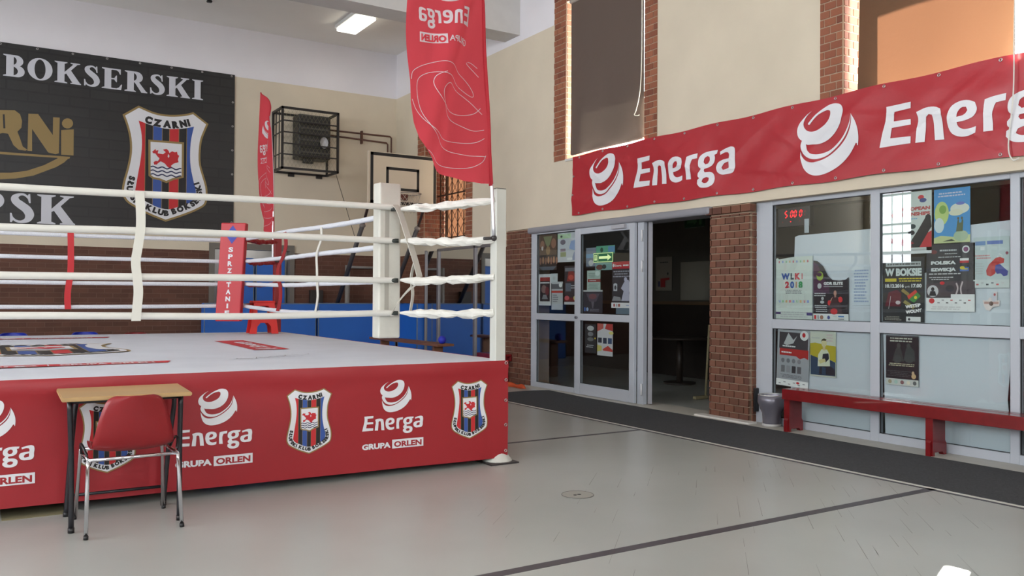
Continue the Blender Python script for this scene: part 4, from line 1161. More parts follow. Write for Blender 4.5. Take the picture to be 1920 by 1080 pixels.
ct = thing('wall_banner', 'big black club banner with white and gold lettering on the back wall', 'banner', (0.2, 16.22, 4.0))
BN_K = brick_wall_mat('banner_black_print', (0, 2), (40, 39, 39), (34, 33, 34), (29, 28, 29), .62, .17, .03, .45, .001)
def cplace(u, v, o): return (u, 16.222 + .006 * sin(u * 2.1) * sin(v * 2.3) - o, v)
KX0, KX1 = -3.9, 3.99
mb = MB(); grid_sheet(mb, cplace, KX0, KX1, 2.50, 5.522, 60, 16, BN_K); ks = mb.build('banner_cloth', ct)
SILV = mat('print_silver_white', (205, 206, 214), .5)
for w_, a_, b_, z_, h_ in (('BOKSERSKI', .262, 3.40, 4.972, .36), ('KLUB', -1.55, -.06, 4.972, .36), ('PSK', -.12, 1.35, 2.565, .49), ('SŁU', -1.45, -.24, 2.565, .49)):
    pr = Print(); serif_text(pr, w_, a_, b_, z_, h_, SILV); pr.build('lettering', cplace, ks, step=.5, base=.004)
pr = Print()
pr.poly([[(-.02, 4.385)] + GOLD['R'][0:1] + GOLD['R'][1:-1] + [(.20, 4.0), (.18, 3.76), (-.02, 3.76)], GOLD['Rh']], P_GOLD, 0)
pr.poly(GOLD['N'], P_GOLD, 0); pr.poly(GOLD['i'], P_GOLD, 0); pr.poly(GOLD['dot'], P_GOLD, 0)
pr.poly(GOLD['line'], P_GOLD, 0)
pr.poly([(-.6, 3.72), (.236, 3.717), (.236, 3.677), (-.6, 3.68)], P_GOLD, 0)
sw = GOLD['sw']
pr.poly(sw[:6] + [(-.2, 3.29), (-.6, 3.37), (-.9, 3.55), (-1.0, 3.70), (-.85, 3.69), (-.6, 3.49), (-.2, 3.40)] + sw[6:], P_GOLD, 0)
pr.text('CZA', -1.35, 3.77, -.12, .62, P_GOLD, 0, .04)
pr.build('gold_lettering', cplace, ks, step=.5, base=.004)
pr = Print(); crest_print(pr, 2.067, 2.701, 2.037); pr.build('club_crest', cplace, ks, step=.5, base=.004, lay=.001)
for i in range(12): eyelet(ks, (3.93 - .53 * i, 16.212, 5.49), 'y', .014)
for i in range(6): eyelet(ks, (3.955, 16.212, 5.0 - .45 * i), 'y', .014)

# ------------------------------------------------------------------ window blinds
BL_D = cloth_mat('blind_dark', (116, 100, 92), (5, 4, 3), .30)
BL_O = cloth_mat('blind_orange', (104, 84, 66), (33, 19, 11), .5)
def blind(name, x, y0, y1, z0, z1, m, label, flare=0.0, cord=None, group=None):
    t = thing(name, label, 'blind', (x, (y0 + y1) / 2, z1), group)
    mb = MB()
    def place(u, v, o):
        k = (z1 - v) / (z1 - z0)
        w = .012 * sin(u * 7 + v * 1.3) * k
        return (x + w - flare * max(0, k) ** 2 * max(0, (u - (y0 + y1) / 2) / ((y1 - y0) / 2)), u + flare * .2 * k * k * (1 if u > (y0 + y1) / 2 else 0), v)
    grid_sheet(mb, place, y0, y1, z0, z1, 24, 24, m); mb.build('fabric', t)
    MB().cyl((x, y0 - .01, z1 + .02), .03, y1 - y0 + .02, mat('roller_tube', (200, 198, 192), .4), 12, 'y').build('roller', t)
    MB().box(x - .008, x + .008, y0 + .01, y1 - .03, z0 - .012, z0 + .01, m).build('bottom_bar', t)
    if cord: MB().tube(spline(cord, 5), .006, mat('cord_white', (216, 214, 206), .6), 6).build('pull_cord', t)
    return t
blind('window_blind', 7.325, 8.475, 10.10, 3.48, 5.72, BL_D, 'dark brown roller blind in the left of the two high windows',
      cord=[(7.28, 8.47, 5.6), (7.285, 8.475, 4.6), (7.28, 8.50, 4.1), (7.27, 8.56, 3.86), (7.27, 8.60, 3.80), (7.27, 8.54, 3.775), (7.275, 8.505, 3.78)])
blind('window_blind', 7.45, 3.836, 5.335, 3.40, 5.72, BL_O, 'orange sunlit roller blind in the right high window', flare=.03,
      cord=[(7.24, 3.72, 4.4), (7.23, 3.73, 3.6), (7.225, 3.735, 3.1), (7.235, 3.78, 2.68), (7.24, 3.75, 2.55), (7.25, 3.70, 2.56)])
blind('window_blind', 7.74, 13.25, 14.88, 2.44, 5.72, BL_O, 'orange blind behind the iron grille of the farthest window')

# ------------------------------------------------------------------ heater cage, pipes, ceiling lamp
t = thing('fan_heater', 'dark box fan heater on the back wall inside a wire cage', 'heater', (5.42, 16.25, 4.4))
HD = mat('heater_dark', (44, 42, 42), .45); mb = MB()
mb.cbox(5.08, 5.72, 15.80, 16.18, 4.02, 4.86, HD, b=.03).box(5.3, 5.5, 16.15, 16.25, 4.2, 4.7, HD)
hb = mb.build('casing', t)
LV = mat('louvre_grey', (70, 68, 66), .4)
for i in range(6):
    z = 4.70 - i * .115
    MB().box(5.12, 5.68, 15.775, 15.80, z - .012, z + .022, LV).build('louvre', t)
mb = MB(); mb.lathe([(.0, .0), (.045, .005), (.075, .03), (.08, .05)], (0, 0, 0), mat('hub_grey', (196, 194, 196), .35), 20)
o = mb.build('fan_hub', t); o.matrix_basis = Matrix.Translation((5.56, 15.77, 4.33)) @ Matrix.Rotation(radians(90), 4, 'X'); o.matrix_parent_inverse = Matrix.Identity(4)
put(o, t) if o.parent is None else None
o.parent = t; o.matrix_basis = Matrix.Translation((5.56 - 5.42, 15.77 - 16.25, 4.33 - 4.4)) @ Matrix.Rotation(radians(90), 4, 'X') @ Matrix.Diagonal((1, 1.4, 1, 1))
MB().cbox(5.2, 5.4, 15.84, 15.95, 3.93, 4.03, HD, b=.02).build('drain_tray', t)

t = thing('protective_cage', 'black steel cage of bars and mesh round the fan heater', 'cage', (5.26, 16.25, 3.75))
CG = mat('cage_black', (34, 30, 30), .45)
x0, x1, y0, y1, z0, z1 = 4.72, 5.80, 15.63, 16.24, 3.77, 4.90
def bar(a, b, r=.02):
    a, b = Vector(a), Vector(b); lo = Vector([min(p, q) - r for p, q in zip(a, b)]); hi = Vector([max(p, q) + r for p, q in zip(a, b)])
    return MB().box(lo.x, hi.x, lo.y, hi.y, lo.z, hi.z, CG)
for z in (z0, z1):
    for a, b in (((x0, y0, z), (x1, y0, z)), ((x0, y1, z), (x1, y1, z)), ((x0, y0, z), (x0, y1, z)), ((x1, y0, z), (x1, y1, z))): bar(a, b).build('frame_bar', t)
for x in (x0, x1):
    for y in (y0, y1): bar((x, y, z0), (x, y, z1)).build('frame_bar', t)
for i, z in enumerate((4.03, 4.235, 4.445, 4.66)): bar((x0, y0, z), (x1, y0, z), .011).build('cross_bar', t)
for i, z in enumerate((4.05, 4.45, 4.66)): bar((x0, y0, z), (x0, y1, z), .009).build('cross_bar', t)
for i in range(1, 3): bar((x0, y0 + i * .2, z0), (x0, y0 + i * .2, z1), .008).build('cross_bar', t)
bar((x0 + .32, y1, z0 - .05), (x0 + .40, y1, z0 - .02), .02).build('bracket', t); bar((x1 - .2, y1, z0 - .05), (x1 - .12, y1, z0 - .02), .02).build('bracket', t)
mb = MB(); MS = mat('mesh_wire', (150, 146, 110), .4, metal=.5)
for i in range(-14, 24):                                           # diamond mesh panel on the front
    for s_ in (1, -1):
        a = x0 + i * .075; p = []
        u0, u1 = 0.0, z1 - z0
        for q in (0.0, 1.0):
            p.append((a + s_ * q * (z1 - z0) * .6, q))
        (xa, _), (xb, _) = p
        ta, tb = 0.0, 1.0
        lo, hi = sorted((xa, xb))
        if hi < x0 or lo > x1: continue
        f = lambda x: (x - xa) / (xb - xa)
        tt = sorted((f(x0), f(x1))); ta, tb = max(0, tt[0]), min(1, tt[1])
        if tb - ta < .02: continue
        mb.tube([(lerp(xa, xb, ta), y0 + .005, lerp(z0, z1, ta)), (lerp(xa, xb, tb), y0 + .005, lerp(z0, z1, tb))], .0014, MS, 4, caps=False)
o = mb.build('wire_mesh', t); o['kind'] = 'stuff'
PIPE = mat('pipe_brown', (92, 58, 46), .5)
t = thing('heating_pipes', 'two thin brown heating pipes running from the heater to the corner', 'pipe', (6.5, 16.2, 4.6))
MB().tube([(5.735, 16.18, 4.68), (7.13, 16.18, 4.69), (7.16, 16.18, 4.66), (7.16, 16.18, 2.9)], .017, PIPE, 8).build('pipe', t)
MB().tube([(5.735, 16.18, 4.58), (7.05, 16.18, 4.55), (7.08, 16.18, 4.52), (7.08, 16.18, 2.9)], .017, PIPE, 8).build('pipe', t)
MB().box(6.50, 6.53, 16.16, 16.245, 4.48, 4.74, PIPE).build('pipe_bracket', t)

t = thing('ceiling_lamp', 'white box ceiling lamp with a lit ribbed diffuser', 'lamp', (5.72, 14.55, HZ))
MB().cbox(5.50, 5.93, 14.03, 15.05, 6.345, HZ, mat('lamp_body', (222, 222, 220), .5), b=.02).build('lamp_body', t)
mb = MB(); GL = mat('lit_diffuser', (255, 250, 232), .4, emit=5.0)
mb.cbox(5.53, 5.91, 14.05, 15.03, 6.295, 6.345, GL, b=.02)
mb.build('diffuser', t)
for i in range(9): pass
t2 = tag(MB().cbox(3.20, 3.29, 14.93, 15.02, 6.38, HZ, BLACK, b=.02).build('ceiling_bracket'), 'small black bracket under the ceiling above the club banner', 'bracket')

# ------------------------------------------------------------------ basketball backboard on its folding wall frame
t = thing('basketball_hoop', 'white basketball backboard with black lines, rim and net on tubular arms', 'basketball hoop', (6.5, 15.9, 1.2))
BY = 14.2; bx0, bx1, bz0, bz1 = 5.83, 7.20, 3.05, 3.99
MB().cbox(bx0, bx1, BY - .02, BY + .02, bz0, bz1, mat('backboard_cream', (216, 202, 180), .5), b=.006, seg=1).build('backboard', t)
mb = MB(); KL = mat('backboard_line', (24, 22, 24), .5); yy = BY - .0225
def fr_(a, b, c, d, w):
    mb.box(a, b, yy, BY - .02, c, c + w, KL).box(a, b, yy, BY - .02, d - w, d, KL).box(a, a + w, yy, BY - .02, c, d, KL).box(b - w, b, yy, BY - .02, c, d, KL)
fr_(bx0 + .045, bx1 - .012, bz0 + .005, bz1 - .015, .055); fr_(6.18, 6.84, 3.31, 3.73, .05)
mb.build('backboard_lines', t)
rc = (6.51, 13.93)
mb = MB(); mb.tube([(rc[0] + .225 * cos(a), rc[1] + .225 * sin(a), 3.235) for a in [2 * pi * i / 28 for i in range(28)]], .011, mat('rim_worn', (150, 138, 128), .45), 8, closed=True)
mb.box(6.43, 6.59, 14.13, 14.18, 3.14, 3.25, mat('rim_bracket', (98, 44, 34), .5)); mb.build('rim', t)
mb = MB(); NET = mat('net_cord', (196, 186, 170), .8)
for k in range(12):
    for s_ in (1, -1):
        mb.tube([(rc[0] + lerp(.22, .12, q / 5) * cos(2 * pi * (k + s_ * q * .5) / 12), rc[1] + lerp(.22, .12, q / 5) * sin(2 * pi * (k + s_ * q * .5) / 12), 3.23 - q * .068) for q in range(6)], .0035, NET, 4, caps=False)
o = mb.build('net', t); o['kind'] = 'stuff'
ARM = mat('arm_grey', (66, 62, 64), .45)
for x in (5.91, 7.02):
    MB().tube([(x, 15.9, 1.22), (x, 14.62, 2.68)], .042, ARM, 12).build('support_arm', t)
    MB().tube([(x + .01, 14.66, 2.63), (x + .02, 14.24, 3.25)], .026, mat('arm_brown', (58, 40, 36), .45), 10).build('support_arm', t)
    MB().ball((x, 14.62, 2.68), .06, mat('arm_joint', (120, 112, 108), .5), 12, (1, 1, .8)).build('joint', t)
    MB().tube([(x + .04, 16.2, 3.9), (x + .01, 14.9, 2.35)] if x < 6 else [(x, 16.2, 3.9), (x, 14.22, 3.8)], .006, BLACK, 6).build('stay_cable', t)
GP = mat('pipe_grey', (134, 130, 126), .45)
for x in (6.20,): MB().tube([(x, 16.1, .0), (x, 16.1, 2.0)], .05, GP, 12).build('upright', t)
MB().tube([(6.2, 16.12, 1.97), (7.0, 16.12, 1.96)], .028, GP, 10).build('cross_tube', t)
tag(MB().cbox(5.46, 5.72, 16.14, 16.25, 1.20, 1.50, mat('socket_box_dark', (44, 36, 34), .5), b=.01).build('socket_box'), 'small dark box on the brick wall above the blue mats', 'box')

# ------------------------------------------------------------------ blue gym mats
MATB = mat('mat_blue_vinyl', (34, 100, 190), .45, mottle=.06, mscale=2, bump=.05, bscale=8)
MATE = mat('mat_edge_grey', (108, 118, 122), .5)
def gym_mat(x0, x1, y0, y1, z0, z1, label, ax='x', group=None):
    t = thing('gym_mat', label, 'gym mat', ((x0 + x1) / 2, (y0 + y1) / 2, z0), group)
    MB().cbox(x0, x1, y0, y1, z0, z1, MATB, b=.025, seg=3).build('cover', t)
    mb = MB(); r = .011
    if ax == 'x': pts = [(x0 + r, y0 + .004, z0 + .02), (x0 + r, y0 + .004, z1 - r), (x1 - r, y0 + .004, z1 - r), (x1 - r, y0 + .004, z0 + .02)]
    else: pts = [(x0 + .004, y0 + r, z0 + .02), (x0 + .004, y0 + r, z1 - r), (x0 + .004, y1 - r, z1 - r), (x0 + .004, y1 - r, z0 + .02)]
    mb.tube(pts, r, MATE, 6); mb.build('edge_piping', t)
gym_mat(3.36, 5.43, 15.70, 15.92, 0, 1.245, 'blue crash mat standing in front of the back doorway')
gym_mat(5.46, 7.08, 15.70, 15.92, 0, 1.25, 'blue crash mat standing under the basketball hoop')
gym_mat(7.10, 7.28, 14.76, 15.66, 0, 1.25, 'blue crash mat against the right wall beside the mirror', 'y')
gym_mat(3.82, 4.42, 16.34, 16.62, 0, 2.10, 'left of two tall blue mats stored inside the doorway')
gym_mat(4.45, 5.03, 16.36, 16.64, 0, 2.08, 'right of two tall blue mats stored inside the doorway')
# ------------------------------------------------------------------ step stool on the ring apron
t = thing('step_stool', 'red plastic step stool on the far right corner of the ring', 'stool', (3.33, 12.0, RZ))
SR = mat('stool_red_plastic', (220, 38, 32), .4)
def arch(y, M):
    """front or back leg frame: slanted outer sides, upper handle hole and lower arch"""
    o = [(-.245, 0), (-.125, 0), (-.115, .10), (-.06, .15), (.06, .15), (.115, .10), (.125, 0), (.245, 0), (.20, .24), (.17, .45), (-.17, .45), (-.20, .24)]
    h = [(-.115, .245), (-.06, .195), (.06, .195), (.115, .245), (.115, .33), (.07, .385), (-.07, .385), (-.115, .33)]
    tr = tessellate_polygon([[Vector((*p, 0)) for p in o], [Vector((*p, 0)) for p in h]])
    P = o + h; N = len(P)
    vs = [M @ Vector((p[0], y, p[1])) for p in P] + [M @ Vector((p[0], y + .022, p[1])) for p in P]
    fs = [tuple(q) for q in tr] + [tuple(i + N for i in reversed(q)) for q in tr]
    for L, s0 in ((len(o), 0), (len(h), len(o))):
        for i in range(L): a, b = s0 + i, s0 + (i + 1) % L; fs.append((a, b, b + N, a + N))
    return MB().add(vs, fs, SR)
Ms = Matrix.Translation((3.345, 11.93, RZ + .005)) @ Matrix.Rotation(radians(-6), 4, 'Z') @ Matrix.Diagonal((.80, 1, 1, 1))
arch(-.15, Ms).build('leg_frame', t); arch(.14, Ms).build('leg_frame', t)
MB().cbox(-.19, .19, -.16, .175, .425, .455, SR, b=.012, M=Ms).build('step_top', t)
MB().box(-.17, -.15, -.13, .14, .03, .43, SR, Ms).build('side_panel', t); MB().box(.15, .17, -.13, .14, .03, .43, SR, Ms).build('side_panel', t)

# ------------------------------------------------------------------ red shell chairs
SHELL = mat('chair_red_shell', (138, 18, 26), .35, bump=.03, bscale=60)
SHELLB = mat('chair_blue_shell', (40, 56, 170), .35)
def chair(label, loc, rz, shell, group=None, sc=1.0):
    """local axes: the sitter looks along +y, origin on the floor under the seat"""
    t = thing('shell_chair', label, 'chair', loc, group, rz)
    Mw = Matrix.Translation(loc) @ Matrix.Rotation(rz, 4, 'Z') @ Matrix.Scale(sc, 4)
    prof = [(-.262, .795), (-.258, .775), (-.250, .73), (-.240, .66), (-.228, .59), (-.212, .53), (-.185, .485), (-.14, .462), (-.06, .452), (.04, .452), (.13, .460), (.19, .455), (.215, .435)]
    prof = spline(prof, 3); W = spline([(q,) for q in (.100, .140, .166, .188, .204, .216, .222, .222, .220, .216, .210, .202, .190)], 3)
    n = 14; bm = bmesh.new(); rows = []
    for i, (y, z) in enumerate(prof):
        w = W[i][0]; r = []
        back = max(0.0, 1 - i / (len(prof) * .5)); seat = 1 - back
        for k in range(n + 1):
            s = -1 + 2 * k / n
            c = s * s
            top = 0.0 if i > 3 else -.0
            r.append(bm.verts.new((s * w, y + back * .055 * c, z + seat * .028 * c ** 1.5)))
        rows.append(r)
    for i in range(len(rows) - 1):
        for k in range(n): bm.faces.new((rows[i][k], rows[i][k + 1], rows[i + 1][k + 1], rows[i + 1][k]))
    bmesh.ops.recalc_face_normals(bm, faces=bm.faces[:])
    bmesh.ops.solidify(bm, geom=bm.faces[:], thickness=.006)
    MB().bm(bm, shell, Mw, smooth=True).build('shell', t)
    def T(pts): return [Mw @ Vector(p) for p in pts]
    for s in (-1, 1):
        MB().tube(T([(s * .258, -.262, .008), (s * .245, -.20, .40), (s * .242, -.195, .432)]), .0115, CHROME, 10).build('rear_leg', t)
        MB().tube(T([(s * .255, .262, .008), (s * .235, .215, .42), (s * .232, .20, .437)]), .0115, CHROME, 10).build('front_leg', t)
        MB().tube(T([(s * .240, -.195, .432), (s * .232, .20, .437)]), .0105, CHROME, 8).build('seat_rail', t)
        MB().tube(T(spline([(s * .245, -.165, .455), (s * .262, -.10, .505), (s * .262, -.02, .50), (s * .25, .04, .44)], 5)), .008, mat('link_black', (26, 26, 28), .4), 8).build('linking_hook', t)
        for y in (-.265, .265):
            MB().tube(T([(s * .2585, y * .99, .0), (s * .257, y * .985, .022)]), .0135, BLACK, 8).build('foot_cap', t)
    MB().tube(T([(-.242, -.197, .432), (.242, -.197, .432)]), .0105, CHROME, 8).build('cross_rail', t)
    MB().tube(T([(-.232, .19, .437), (.232, .19, .437)]), .0105, CHROME, 8).build('cross_rail', t)
    return t
chair('red plastic shell chair on chrome legs pushed up to the small desk', (.765, 5.59, 0), radians(1.5), SHELL)
chair('blue chair behind the ring, left one', (.37, 12.92, 0), radians(180), SHELLB, sc=1.085)
chair('blue chair behind the ring, next to the red one', (1.23, 12.92, 0), radians(180), SHELLB, sc=1.085)
chair('red chair behind the far side of the ring', (1.88, 12.92, 0), radians(180), SHELL, sc=1.06)

# ------------------------------------------------------------------ small desk in front of the skirt
t = thing('school_desk', 'small wood-topped desk on black tube legs before the ring', 'desk', (.75, 5.72, 0))
mb = MB(); bm = bmesh.new()
q = [(.392, 5.425), (1.096, 5.412), (1.122, 5.985), (.405, 6.0)]
vs = [bm.verts.new((x, y, z)) for z in (.768, .792) for x, y in q]
for f in ((3, 2, 1, 0), (4, 5, 6, 7), (0, 1, 5, 4), (1, 2, 6, 5), (2, 3, 7, 6), (3, 0, 4, 7)): bm.faces.new([vs[i] for i in f])
bmesh.ops.bevel(bm, geom=bm.edges[:], offset=.005, segments=2, affect='EDGES')
mb.bm(bm, WOODP).build('desk_top', t)
LEGM = mat('desk_black_tube', (26, 26, 32), .35)
for nm, pts in (('leg', [(.456, 5.52, .01), (.452, 5.52, .45), (.440, 5.515, .766)]), ('leg', [(1.046, 5.505, .01), (1.045, 5.51, .45), (1.05, 5.515, .766)])):
    MB().tube(spline(pts, 4), .0155, LEGM, 12).build(nm, t)
MB().tube([(.44, 5.515, .757), (1.05, 5.515, .757)], .012, LEGM, 8).build('under_rail', t)
MB().tube(spline([(.462, 5.945, .01), (.485, 5.945, .40), (.505, 5.945, .66), (.53, 5.945, .735), (.60, 5.945, .757), (.80, 5.945, .758), (1.02, 5.945, .757), (1.075, 5.945, .735), (1.09, 5.945, .66), (1.06, 5.945, .40), (1.03, 5.945, .01)], 6), .0155, LEGM, 12).build('leg', t)
MB().tube([(.47, 5.945, .127), (1.035, 5.945, .125)], .010, LEGM, 8).build('stretcher', t)
for x, y in ((.456, 5.52), (1.046, 5.505), (.462, 5.945), (1.03, 5.945)): MB().cyl((x, y, 0), .018, .03, BLACK, 12).build('foot_cap', t)

# ------------------------------------------------------------------ red benches
BR_ = mat('bench_red_paint', (118, 20, 24), .25, mottle=.12, mscale=9, coat=.3)
def bench(label, x0, x1, ya, yb, legs, ztop=.445, M=None):
    t = thing('wooden_bench', label, 'bench', ((x0 + x1) / 2, (ya + yb) / 2, 0))
    w = (x1 - x0)
    MB().cbox(x0, x0 + w * .48, ya, yb, ztop - .035, ztop, BR_, b=.005).build('seat_board', t)
    MB().cbox(x0 + w * .52, x1, ya, yb, ztop - .035, ztop, BR_, b=.005).build('seat_board', t)
    MB().cbox(x0 - .004, x0 + .024, ya, yb, ztop - .11, ztop - .002, BR_, b=.004).build('front_apron', t)
    MB().cbox(x1 - .024, x1, ya, yb, ztop - .11, ztop - .037, BR_, b=.004).build('rear_apron', t)
    for y in legs:
        o = [(x0 + .002, 0), (x0 + .05, 0), (x0 + .07, .03), (x1 - .07, .03), (x1 - .05, 0), (x1 - .01, 0), (x1 - .01, .10), (x1 - .03, .13), (x1 - .03, ztop - .037), (x0 + .026, ztop - .037), (x0 + .03, .15), (x0 + .002, .12)]
        tr = tessellate_polygon([[Vector((*p, 0)) for p in o]]); N = len(o)
        vs = [(p[0], y, p[1]) for p in o] + [(p[0], y + .045, p[1]) for p in o]
        fs = [tuple(q) for q in tr] + [tuple(i + N for i in reversed(q)) for q in tr] + [(i, (i + 1) % N, (i + 1) % N + N, i + N) for i in range(N)]
        MB().add(vs, fs, BR_).build('leg_panel', t)
        MB().box(x0 + .02, x0 + .05, y - .012, y + .057, 0.0, ztop - .04, BR_).build('leg_cleat', t)
    return t
bench('long dark red wooden bench along the poster window', 7.10, 7.36, 2.95, 6.01, (5.945, 4.38, 3.0))
bench('short red bench end behind the white ring post', 7.02, 7.28, 11.62, 12.3, (11.7, 12.15), .46)

# ------------------------------------------------------------------ bin, mop, runner mat, odds and ends
t = thing('waste_bin', 'smoky clear waste bin between brick pillar and red bench', 'bin', (7.30, 6.32, 0))
BINM = glass_mat('bin_smoky', (168, 166, 176), .12)
mb = MB(); mb.lathe([(.0, .012), (.085, .012), (.095, .03), (.10, .14), (.125, .19), (.15, .26), (.145, .335), (.135, .34), (.13, .33), (.135, .26), (.11, .19), (.09, .14), (.085, .03)], (7.30, 6.32, 0), mat('bin_grey', (120, 118, 128), .25, metal=.35), 28); mb.build('bin_body', t)
mb = MB(); mb.tube([(7.30 + .138 * cos(a), 6.32 + .138 * sin(a), .338) for a in [2 * pi * i / 28 for i in range(28)]], .008, mat('bin_rim', (196, 196, 196), .3, metal=.6), 8, closed=True); mb.build('rim', t)
mb = MB(); mb.lathe([(.0, .0), (.10, .0), (.105, .02), (.09, .035)], (7.30, 6.32, 0), mat('bin_foot', (190, 188, 186), .4), 24); mb.build('foot', t)
tag(MB().cbox(7.335, 7.40, 6.585, 6.615, .12, .385, BLACK, b=.008).build('wall_ashtray'), 'narrow black metal box on the brick pillar above the bin', 'ashtray')
tag(MB().cbox(7.33, 7.39, 6.05, 6.18, 0.0, .17, mat('dark_red_block', (86, 22, 26), .5), b=.01).build('red_block'), 'small dark red block on the floor behind the bin', 'block')

RUN = mat('runner_charcoal', (64, 65, 68), .95, mottle=.25, mscale=60, bump=.6, bscale=220)
mb = MB(); vs = []; fs = []; nx, ny = 10, 90
for i in range(nx + 1):
    for j in range(ny + 1):
        x = 5.945 + (7.075 - 5.945) * i / nx; y = -1.0 + 11.35 * j / ny
        k = max(0, (y - 9.4) / .95); xx = x
        z = .007 + .022 * k * abs(sin(x * 4.2 + .8)) * (i / nx)
        y2 = y + (.10 * sin(x * 5.0 + .5) * k if j > ny - 8 else 0)
        vs.append((xx, y2, z))
for i in range(nx):
    for j in range(ny): a = i * (ny + 1) + j; fs.append((a, a + ny + 1, a + ny + 2, a + 1))
mb.add(vs, fs, RUN)
B = len(mb.v)
edge = [i * (ny + 1) for i in range(nx + 1)] + [nx * (ny + 1) + j for j in range(1, ny + 1)] + [i * (ny + 1) + ny for i in range(nx - 1, -1, -1)] + [j for j in range(ny - 1, 0, -1)]
low = [(vs[e][0], vs[e][1], 0.0) for e in edge]
mb.v += low
for i in range(len(edge)):
    j = (i + 1) % len(edge); mb.f.append((edge[i], edge[j], B + j, B + i)); mb.m.append(0); mb.smooth.append(False)
tag(mb.build('carpet_runner'), 'long charcoal carpet runner on the floor along the lobby front', 'runner')

t = thing('floor_wiper', 'pale floor squeegee leaning inside the open lobby doorway', 'squeegee', (8.42, 8.5, 0))
WP = mat('wiper_cream', (150, 140, 108), .6)
MB().tube([(8.46, 8.475, .03), (8.50, 8.45, 1.02)], .016, WP, 10).build('handle', t)
MB().cbox(8.25, 8.49, 8.45, 8.51, 0.004, .05, WP, b=.01).build('head', t)

ORG = mat('orange_plastic_sheet', (196, 78, 32), .5, bump=.3, bscale=10)
mb = MB(); vs = []; fs = []; n = 16; jr = random.Random(4)
for i in range(n + 1):
    for j in range(n + 1):
        u, v = i / n, j / n
        x = 6.90 + .10 * u + .0 * v + .03 * sin(v * 7); y = 10.75 + 1.05 * v
        e = min(u, v, 1 - u, 1 - v)
        vs.append((x, y, .004 + (0 if e == 0 else .07 * u * (.5 + .5 * sin(u * 9 + v * 5) * sin(v * 11)) )))
for i in range(n):
    for j in range(n): a = i * (n + 1) + j; fs.append((a, a + n + 1, a + n + 2, a + 1))
mb.add(vs, fs, ORG, True)
tag(mb.build('plastic_sheet'), 'crumpled orange plastic sheet at the foot of the brick pillar', 'sheet')

# low wooden bench beyond the ring with a blue ball on it
t = thing('gym_bench', 'low brown gym bench by the wall beyond the ring', 'gym bench', (6.2, 13.3, 0))
GB = mat('gym_bench_wood', (126, 82, 58), .45, mottle=.1)
MB().cbox(6.05, 6.35, 11.85, 14.6, .60, .64, GB, b=.006).build('seat_board', t)
for y in (12.1, 14.2): MB().cbox(6.12, 6.28, y, y + .06, 0, .60, GB, b=.005).build('leg_panel', t)
mb = MB(); mb.ball((6.2, 11.98, .70), .065, mat('ball_blue', (40, 52, 190), .5), 20); tag(mb.build('ball'), 'small bright blue ball on the low brown gym bench', 'ball')

# lobby: round table, poster board, exit sign
t = thing('round_table', 'dark round table in the dim lobby behind the doorway', 'table', (9.6, 10.2, 0))
TB = mat('table_dark', (58, 48, 42), .4)
MB().cyl((9.6, 10.2, .72), .48, .035, TB, 32).build('table_top', t); MB().cyl((9.6, 10.2, .03), .05, .69, TB, 14).build('pedestal', t); MB().cyl((9.6, 10.2, 0), .26, .03, TB, 24).build('foot', t)
# ------------------------------------------------------------------ posters, sheets and signs on the glass
def pm(c): return mat('ink_%02x%02x%02x' % tuple(c), c, .6)
WH, BK, RD, GY, LG, DG_, YL, GRN, BL = (222, 226, 224), (30, 29, 32), (190, 40, 46), (126, 128, 132), (186, 190, 190), (66, 66, 70), (206, 190, 52), (72, 150, 96), (62, 104, 176)
def poster(label, x, yl, yr, z0, z1, bg, items, outline=None, cat='poster', name='poster', group=None, rz=0.0, back=None):
    """a printed sheet just behind the glass; unit coordinates, u to the right as seen from the hall, v up"""
    def S(u, v, o):
        du, dv = u - .5, v - .5
        W, H = yl - yr, z1 - z0
        a, b = du * W, dv * H
        a, b = a * cos(rz) - b * sin(rz), a * sin(rz) + b * cos(rz)
        return (x - o, (yl + yr) / 2 - a, (z0 + z1) / 2 + b)
    o = outline or [(0, 0), (1, 0), (1, 1), (0, 1)]
    tr = tessellate_polygon([[Vector((*p, 0)) for p in o]]); N = len(o)
    mb = MB()
    vs = [S(*p, 0.0) for p in o] + [S(*p, -.0012) for p in o]
    fs = [tuple(q) for q in tr] + [tuple(i + N for i in reversed(q)) for q in tr] + [(i, (i + 1) % N, (i + 1) % N + N, i + N) for i in range(N)]
    mb.add(vs, fs, pm(bg))
    ob = mb.build(name, loc=S(.5, .5, 0))
    tag(ob, label, cat, group)
    if items:
        pr = Print()
        for k, it in enumerate(items):
            ty = it[0]; ly = k * .25
            if ty == 'r': pr.rect(it[1], it[2], it[3], it[4], pm(it[5]), ly)
            elif ty == 't': pr.text(it[1], it[2], it[3], it[4], it[5], pm(it[6]), ly, it[7] if len(it) > 7 else .02, rot=it[8] if len(it) > 8 else 0.0)
            elif ty == 'p': pr.poly(it[1], pm(it[2]), ly)
            elif ty == 'e': pr.poly(ell(it[1], it[2], it[3], it[4], 18), pm(it[5]), ly)
            elif ty == 's': pr.stroke(spline(it[1], 4), it[2], pm(it[3]), ly)
            elif ty == 'l':                                    # small print: rows of fine type too small to read
                _, a, b, c, d, n, col = it
                q = random.Random(int((a + b * 7 + n) * 1000))
                hh = (d - b) / n
                for i in range(n):
                    w0 = q.uniform(0, .12) * (c - a); w1 = q.uniform(.75, 1.0) * (c - a); xx = a + w0
                    while xx < a + w1 - .02:
                        ww = q.uniform(.05, .16) * (c - a); pr.rect(xx, b + i * hh + hh * .25, min(xx + ww, a + w1), b + i * hh + hh * .72, pm(col), ly); xx += ww + .02 * (c - a)
        pr.build('print', S, ob, base=.0006, lay=.0006)
    return ob
